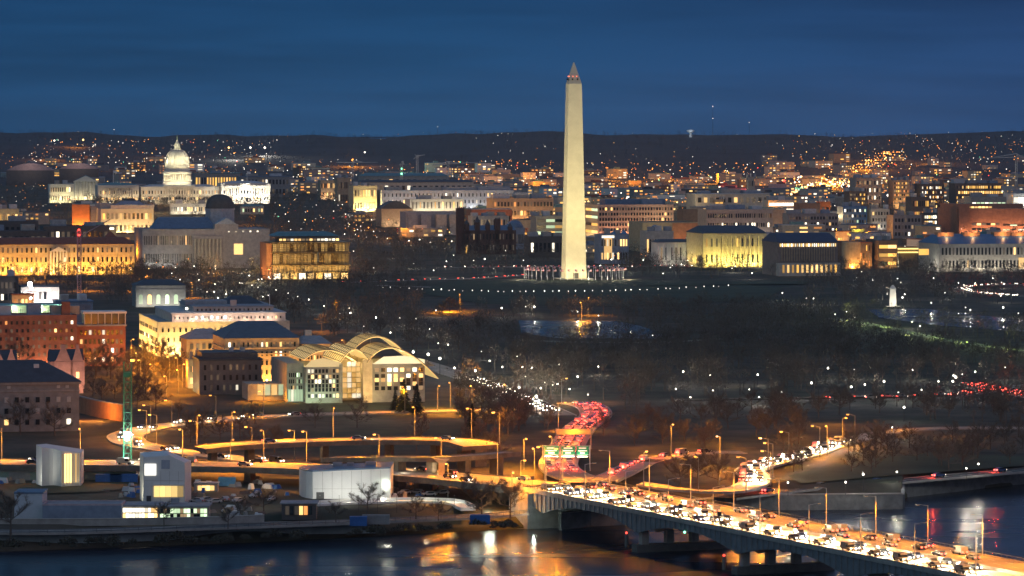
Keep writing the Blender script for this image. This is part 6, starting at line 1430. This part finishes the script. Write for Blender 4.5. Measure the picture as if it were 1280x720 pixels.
def tall_pier():
    c = at(552, 616, dz(617, 6)); r = empty('ramp_pier', (c.x, c.y, 6), 'tall orange lit concrete pier with a broad footing under the ramp', 'bridge pier'); MB().box(0, 0, -1, 3.2, 4.5, 2.2).build('footing', CONC, r); MB().box(0, 0, 1.2, 1.9, 3.2, 8.6).build('shaft', mat('warm_concrete', (.36, .28, .2)), r); MB().hip(0, 0, 9.8, 1.9, 3.2, 1.3, 5, 4).build('pier_cap', CONC, r); lamp('POINT', (-2.5, -6, 6), SOD, 2600, .3, r)
tall_pier()
def lattice(mb, x, y, z0, z1, w, r=.16):
    n = max(2, int((z1 - z0) / (w * 1.3))); c = [(x - w / 2, y - w / 2), (x + w / 2, y - w / 2), (x + w / 2, y + w / 2), (x - w / 2, y + w / 2)]
    for a, b in c: mb.tube((a, b, z0), (a, b, z1), r, r, 5)
    for k in range(n):
        za, zb = z0 + (z1 - z0) * k / n, z0 + (z1 - z0) * (k + 1) / n
        for i in range(4):
            p, q = c[i], c[(i + 1) % 4]; mb.tube((*p, za), (*q, zb), r * .6, r * .6, 4); mb.tube((*p, za), (*q, za), r * .6, r * .6, 4)
def green_crane():
    c = gp(159.5, 590); top = H - (452 - HZ) / F * c.y; r = empty('crane_mast', c, 'green lattice crane mast with a glaring white lamp halfway up', 'crane'); h = top - c.z
    b = MB(); lattice(b, 0, 0, -.5, h, 2.5, .12); b.build('mast', GRSTEEL, r); MB().box(0, 0, h * .86, 2.2, 2.2, 1.6).build('climbing_cage', GRSTEEL, r); MB().box(0, 0, -1, 6, 6, 1.2).build('footing', CONC, r); MB().box(1.6, 0, h + .1, 1.2, .8, .6).build('top_lamp', L_SOD, r)
    lz = H - (543 - HZ) / F * c.y - c.z; MB().box(0, -1.7, lz - .7, 2.2, .7, 1.5).build('work_lamp', glow('work_lamp_glow', (.92, 1, .9), 40, vary=False), r); MB().box(-.1, -1.6, lz - 1.9, 1.0, .6, .8).build('work_lamp', glow('work_lamp_glow', (0, 0, 0), 0), r)
    for dz_, pw in ((0, 4500), (-4, 500)): lamp('POINT', (0, -2.6, lz + dz_), (.90, 1, .88), pw, .5, r)
    for k in range(5): lamp('POINT', (-2.2, -2.6, lz + 3 + k * 5.2), (.5, 1, .7), 50, .3, r)
    lamp('POINT', (-2, -2.4, lz - 7), (.5, 1, .7), 700, .3, r)
green_crane()
def red_crane():
    c = gp(99, 392); top = H - (288 - HZ) / F * c.y; r = empty('tower_crane', c, 'slim grey tower crane mast with red lamps and orange base deck', 'crane'); h = top - c.z
    b = MB(); lattice(b, 0, 0, -.5, h, 2.2, .2); b.build('mast', mat('mauve_steel', (.34, .26, .28)), r); MB().box(0, 0, 5.5, 9, 5, 1.4).build('base_deck', ORANGEP, r); lamp('POINT', (0, -5, 9), SOD, 1800, .3, r)
    for z in (h, h - 3.4): MB().box(0, -1.3, z, 1.1, .8, .9).build('warning_lamp', L_RED, r)
    lamp('POINT', (0, -3, h - 1), (1, .08, .05), 500, .3, r); b = MB(); b.tube((0, 0, h - 4), (14, 60, h + 6), .35, .25, 5); b.build('jib', mat('mauve_steel', (0, 0, 0)), r)
red_crane()
def work_lamp():
    c = gp(37.5, 392); r = empty('work_light', c, 'glaring white floodlight mast over the building site', 'work light'); z = H - (355 - HZ) / F * c.y - c.z; MB().tube((0, 0, -.5), (0, 0, z), .2, .14, 6).build('pole', STEEL, r)
    for dx, dzz, s_ in ((0, 0, 2.3), (.8, -2.6, 1.3), (.5, -9, 1.1)): MB().box(dx, -.4, z + dzz - s_ / 2, s_, .5, s_).build('floodlight', glow('work_flood_glow', (1, .97, .92), 45, vary=False), r)
    lamp('POINT', (0, -1.6, z), (1, .96, .9), 26000, .6, r)
work_lamp()
def far_crane(label, px, yb, yt, jib, D=6400, lampc=None):
    p = at(px, yb, D); r = empty('tower_crane', (p.x, D, p.z), label, 'crane'); h = (yb - yt) / F * D; b = MB(); lattice(b, 0, 0, -12, h, 3.0, .4); b.build('mast', mat('pale_crane', (.30, .30, .31)), r); MB().box(1.5, 0, h - 1, 3, 3, 4).build('cab', mat('pale_crane', (0, 0, 0)), r)
    b = MB()
    for (xa, ya), (xb, yb2) in jib: b.tube(((xa - px) / F * D, 0, (yb - ya) / F * D), ((xb - px) / F * D, 0, (yb - yb2) / F * D), .9, .7, 5)
    b.build('jib', mat('pale_crane', (0, 0, 0)), r)
    if lampc: MB().box(0, -3, h * .5, 2, 1, 2).build('work_lamp', lampc, r)
    lamp('POINT', (-6, -26, h * .5), (1, .9, .8), 5200, .5, r)
far_crane('luffing tower crane with short angled jib on the dark ridge foot', 521.5, 216, 196, [((517, 199), (521.5, 194.5)), ((521.5, 195), (531, 193.5)), ((521.5, 196), (518.5, 193))])
far_crane('hammerhead tower crane with long level jib beside the luffing crane', 560, 216, 204, [((541, 206), (597, 203)), ((560, 202), (575, 204)), ((560, 202), (548, 205.5))])
far_crane('tower crane with level jib at the far right edge of the skyline', 1270.5, 226, 195, [((1222, 198), (1279, 196)), ((1270.5, 192), (1240, 197)), ((1270.5, 192), (1278, 196))], 6200)
far_crane('green lit slim crane mast in the middle distance', 502, 232, 204, [((499, 206), (506, 205))], 5600, L_GREEN)
far_crane('faint crane with drooping jib beside the orange beacon', 441, 214, 203, [((420, 203), (472, 203)), ((441, 200), (455, 203))], 6500)
def mast(label, px, ys, D):
    p = at(px, 168, D); zt = H - (ys[0] - HZ) / F * D; r = empty('radio_mast', (p.x, D, g(p.x, D)), label, 'radio mast'); h = zt - r.location.z; MB().tube((0, 0, 0), (0, 0, h), .5, .3, 4).build('mast', DSTEEL, r)
    for y in ys: MB().lathe([(0, -1), (1, 0), (0, 1)], 6).build('beacon', glow('beacon_glow', (1, .75, .65), 3.5, vary=False), r).location = (0, -1, H - (y - HZ) / F * D - r.location.z)
mast('thin radio mast with two beacons above the ridge', 891, (133, 148), 11000); mast('short far radio mast with one beacon on the ridge', 936.5, (153,), 11400); mast('lone ridge beacon mast far above the crane', 547, (158.5,), 11200); mast('low ridge beacon mast above the capitol', 142.5, (162,), 11200)
def water_tower():
    p = at(863, 168, 10600); zg = g(p.x, 10600); r = empty('water_tower', (p.x, 10600, zg), 'pale water tank on the wooded ridge', 'water tower'); z = H - (165 - HZ) / F * 10600 - zg; MB().tube((0, 0, -5), (0, 0, z), 4, 3, 10).build('stem', WHITE, r); MB().lathe([(3, z - 2), (9, z), (11, z + 3), (9, z + 5.5), (0, z + 7)], 18).build('tank', WHITE, r); lamp('POINT', (0, -24, z), (.75, .88, 1), 6500, 1, r)
water_tower()
def memorial():
    c = gp(1116, 383); r = empty('lit_memorial', c, 'slim white memorial glowing brightly at the end of the dark pool', 'memorial'); h = (384 - 357) / F * c.y; MB().hip(0, 0, 0, 4.6, 4.6, h * .82, 3.6, 3.6).build('shaft', MARB, r); MB().hip(0, 0, h * .82, 4.2, 4.2, 2.4, 1, 1).build('cap', MARB, r); MB().box(0, 0, -.6, 9, 9, 1).build('step', LIME, r)
    for x, pw in ((-6, 5200), (6, 5200)): lamp('SPOT', (x, -11, .6), (1, .92, .74), pw, .3, r, (0, 0, h * .45), 100, .9)
memorial()
def pilings():
    for px, py, m, lab in ((783, 683, L_RED, 'timber pile with a red navigation lamp before the first bridge pier'), (905, 712, L_RED, 'timber pile with a red navigation lamp before the second bridge pier')):
        D = dz(py, 0); X = (px - 640) / F * D; r = empty('channel_pile', (X, D, 0), lab, 'pile'); MB().tube((0, 0, -3), (0, 0, 3.6), .55, .5, 10).build('post', mat('grey_timber', (.2, .2, .2)), r); MB().lathe([(.2, 3.7), (.3, 3.95), (.2, 4.2), (0, 4.25)], 8).build('lamp', L_RED, r)
    for t, o, m, nm, lab in ((107, .2, L_GREEN, 'navigation_light', 'green navigation lamp hung under the bridge span'), (84, 3, L_RED, 'navigation_light', 'red navigation lamp over the first bridge pier')):
        q = bpt(t, o, -3.4 if m is L_GREEN else -4); r = empty(nm, q, lab, 'lamp'); MB().tube((0, 0, 0), (0, 0, 2), .07, .07, 6).build('bracket', DSTEEL, r); MB().lathe([(.22, -.3), (.32, 0), (.2, .25), (0, .3)], 8).build('lens', m, r)
pilings()
def site():
    pc = None
    for i, (px, py) in enumerate(((246, 628), (256, 627), (268, 629), (281, 626), (296, 628), (318, 622), (338, 626), (505, 618), (521, 617), (536, 620), (552, 618), (12, 596), (30, 597), (110, 597), (500, 606), (520, 607), (545, 610))):
        p = gp(px, py)
        if pc is None: pc = make_car(mat('parked_silver', (.35, .36, .37), rough=.35), 'parked_car', lit=False); kids(pc); o = pc; o.location = p; o.rotation_euler = (0, 0, 1.2)
        else: o = copy_tree(pc, p, rng.uniform(0, 3.1))
        o['label'] = 'unlit silver car parked on the pavilion site'; o['category'] = 'car'; o['group'] = 'parked cars on the pavilion site'
    for px, py, h in ((250, 640, 5), (330, 634, 5), (120, 626, 5), (20, 612, 5), (300, 612, 6), (505, 612, 6)): lamp('POINT', gp(px, py) + Vector((0, -1, h)), (1, .86, .62), 420, .2)
    def container(px, py, L, m, lab, rz=0.0, nm='container', hgt=2.6):
        p = gp(px, py); r = empty(nm, p, lab, 'container', None, rz); b = MB().box(0, 0, 0, L, 2.5, hgt); b.build('body', m, r); st = MB()
        for k in range(int(L / .6)): st.box(-L / 2 + .3 + k * .6, -1.27, .15, .14, .08, hgt - .3)
        st.build('corrugation', m, r); MB().box(0, 0, hgt, L + .06, 2.56, .1).build('roof', m, r)
    container(136, 603, 8.5, BLUEP, 'blue shipping container behind the terrace lawn'); container(155, 603, 9, BLUEP, 'second blue container nearest the faceted pavilion'); container(284, 607, 5.5, mat('sky_blue_paint', (.12, .32, .5)), 'light blue cabin beside the sloping lit shed'); container(600, 655, 6, BLUEP, 'blue container under the bare trees at the bridge end'); container(448, 657, 5, BLUEP, 'small blue cabin on the bank below the long white hall'); container(25, 600, 7, CONC, 'grey site cabin in front of the green wall'); container(470, 655, 8, GREY, 'grey cabin beside the small blue one on the bank')
    for i in range(80):
        px, py = rng.choice(((rng.uniform(240, 360), rng.uniform(598, 622)), (rng.uniform(130, 180), rng.uniform(608, 622)), (rng.uniform(0, 45), rng.uniform(590, 605)), (rng.uniform(490, 560), rng.uniform(605, 622)), (rng.uniform(262, 330), rng.uniform(636, 650))))
        p = gp(px, py); m = rng.choice((CONC, WHITE, TAN, BLUEP, BROWNW, RLIGHT)); e = empty('material_stack', p, 'small heap of building material on the pavilion site', 'building material', 'building materials on the site', rng.uniform(0, 3)); w = rng.uniform(1.5, 4)
        MB().hip(0, 0, 0, w, rng.uniform(1, 2), rng.uniform(.6, 1.8), w * .7, .8).build('pile', m, e); MB().box(0, 0, -.1, w * 1.1, 2, .1).build('pallet', BROWNW, e)
    for px, py, lab in ((400, 625, 'pale terrace ramp curving in front of the long white hall'),):
        P = road_pts([(395, 632), (450, 629.5), (520, 628), (565, 630), (584, 637)]); N = sides(P); r = empty('garden_terrace', P[0], lab, 'terrace'); b = MB(); beam(b, P, N, -2, 2, -.6, .35); o = b.build('paving', WHITE, r); o.location = -r.location; b = MB(); beam(b, P, N, 2.2, 2.6, -.6, 1.1); o = b.build('parapet', WHITE, r); o.location = -r.location
        for k in (6, 12, 18, 24): lamp('POINT', P[k] + Vector((0, -1, 2.4)), (1, .95, .72), 330, .2)
    for px in range(400, 590, 24):
        e = empty('garden_lamp', gp(px, 640), 'thin garden lamp post on the terrace before the long white hall', 'street lamp', 'terrace lamp posts'); MB().tube((0, 0, -.3), (0, 0, 5), .06, .05, 6).build('pole', DSTEEL, e); MB().box(0, -.3, 4.9, .3, .8, .12).build('lamp_head', STEEL, e)
    lamp('POINT', gp(595, 640) + Vector((0, 3, 4)), (.92, 1, .8), 420, 1.5); lamp('POINT', gp(618, 648) + Vector((0, 0, 3)), (1, .6, .25), 900, .4); lamp('POINT', gp(640, 640) + Vector((0, 2, 4)), (1, .95, .8), 500, 2.0)
    for i, (px, py) in enumerate(((262, 612), (305, 603), (330, 612), (345, 600))): lamp('POINT', gp(px, py) + Vector((0, -1, 4)), (1, .6, .25), 420, .3)
    P = road_pts([(-60, 655), (100, 655), (250, 653), (330, 650)]); N = sides(P); r = empty('terrace_wall', P[0], 'low pale wall along the river parkway below the studio', 'wall'); b = MB(); beam(b, P, N, -.3, .3, -.8, 1.2); o = b.build('wall', CONC, r); o.location = -r.location; b = MB(); beam(b, P, N, -.45, .45, 1.203, 1.4); o = b.build('coping', LIME, r); o.location = -r.location
site()

# shrubs and rough growth on the bank, railings of the parkway
def bush_mesh(seed):
    r = random.Random(seed); m = MB()
    for k in range(260):
        u = Vector((r.gauss(0, 1), r.gauss(0, 1), abs(r.gauss(0, .8)))).normalized() * r.uniform(.4, 1.05); s = Vector((r.uniform(-1, 1), r.uniform(-1, 1), r.uniform(-1, 1))).normalized() * .12; q = u + Vector((r.uniform(-.3, .3), r.uniform(-.3, .3), r.uniform(0, .4)))
        m.add([u - s, u + s, q], [(0, 1, 2)])
    return m.mesh('foliage', mat('winter_shrub', (.07, .065, .045), var=.4, scale=.8))
BUSH = [bush_mesh(80 + i) for i in range(3)]
for k in range(60):
    px = rng.uniform(-10, 655); py = float(np.interp(px, (0, 320, 640), (684, 672, 656))) + rng.uniform(-3, 4); p = gp(px, py); s = rng.uniform(.9, 2.2)
    o = bpy.data.objects.new('bush', rng.choice(BUSH)); COL.objects.link(o); o.location = p; o.scale = (s * rng.uniform(1, 1.6), s, s * rng.uniform(.7, 1.1)); o.rotation_euler = (0, 0, rng.uniform(0, 6)); tag(o, 'low leafless shrub on the dark river bank', 'shrub', 'shrubs on the river bank')
for px, py, h in ((205, 655, 8), (330, 640, 9), (300, 646, 7), (420, 652, 7), (520, 648, 8), (548, 650, 7), (285, 660, 8)): single(px, py, h, FINE, {205: 'bare tree below the pale green gallery', 330: 'bare tree left of the orange panelled kiosk', 300: 'small bare tree further left of the kiosk', 420: 'small bare tree on the bank near the blue cabin', 520: 'bare tree at the white terrace ramp', 548: 'second bare tree at the end of the terrace ramp', 285: 'bare tree on the parkway edge past the gallery'}[px])
P_, N_, w_ = ROADS['left_parkway']; r_ = empty('parkway_railing', P_[0], 'thin dark railing along the river parkway edge', 'railing'); rb_ = MB(); beam(rb_, P_, N_, -5.0, -4.94, 1.0, 1.08); o_ = rb_.build('top_rail', DSTEEL, r_); o_.location = -r_.location
for i_ in range(0, len(P_), 1): p_ = P_[i_] - N_[i_] * 4.97; o_ = MB().box(0, 0, 0, .1, .1, 1.0).build('post', DSTEEL, r_); o_.location = p_ - r_.location
# warm street lighting between the far blocks, and the evening haze over everything
for k in range(150):
    px, py = rng.choice(((rng.uniform(440, 700), rng.uniform(262, 306)), (rng.uniform(740, 1280), rng.uniform(262, 332)), (rng.uniform(740, 1280), rng.uniform(250, 300)), (rng.uniform(0, 330), rng.uniform(262, 300)), (rng.uniform(160, 430), rng.uniform(300, 352))))
    q = gp(px, py); lamp('POINT', q + Vector((0, 0, 13)), rng.choice((SOD, SOD, YEL, WARM)), rng.choice((14000, 22000)), .4)
for px, py, pw in ((168, 440, 9000), (185, 452, 12000), (205, 460, 12000), (222, 470, 9000), (195, 478, 9000), (176, 466, 7000), (112, 470, 6000), (62, 455, 6000), (140, 486, 6000), (30, 350, 16000), (120, 352, 14000), (220, 345, 14000), (262, 352, 9000), (330, 402, 7000), (400, 414, 9000), (440, 428, 9000), (420, 396, 6000), (600, 492, 12000), (590, 486, 9000), (640, 560, 6000), (620, 545, 5000), (700, 552, 4000), (730, 376, 6000), (880, 548, 7000), (895, 553, 4000), (1040, 530, 8000), (1120, 538, 8000), (985, 545, 6000), (925, 560, 5000), (1200, 545, 6000), (800, 560, 5000), (860, 556, 4000)):
    lamp('POINT', gp(px, py) + Vector((0, -2, 8)), SOD, pw * .85, .4)  # sodium lights without posts, added for an orange glow among the trees
def haze():
    m = bpy.data.materials.new('evening_haze'); m.use_nodes = True; nt = m.node_tree; nt.nodes.clear()
    v = nt.nodes.new('ShaderNodeVolumePrincipled'); v.inputs['Color'].default_value = (.66, .84, 1, 1); v.inputs['Density'].default_value = HAZE; v.inputs['Anisotropy'].default_value = 0.2
    nt.links.new(v.outputs[0], nt.nodes.new('ShaderNodeOutputMaterial').inputs['Volume'])
    o = MB().add([(x, y, z) for z in (-5, 235) for x, y in ((-12500, -400), (12500, -400), (12500, 17500), (-12500, 17500))], [(0, 3, 2, 1), (4, 5, 6, 7), (0, 1, 5, 4), (1, 2, 6, 5), (2, 3, 7, 6), (3, 0, 4, 7)]).build('haze', m); tag(o, kind='stuff')
HAZE = 1.5e-5
if HAZE: haze()
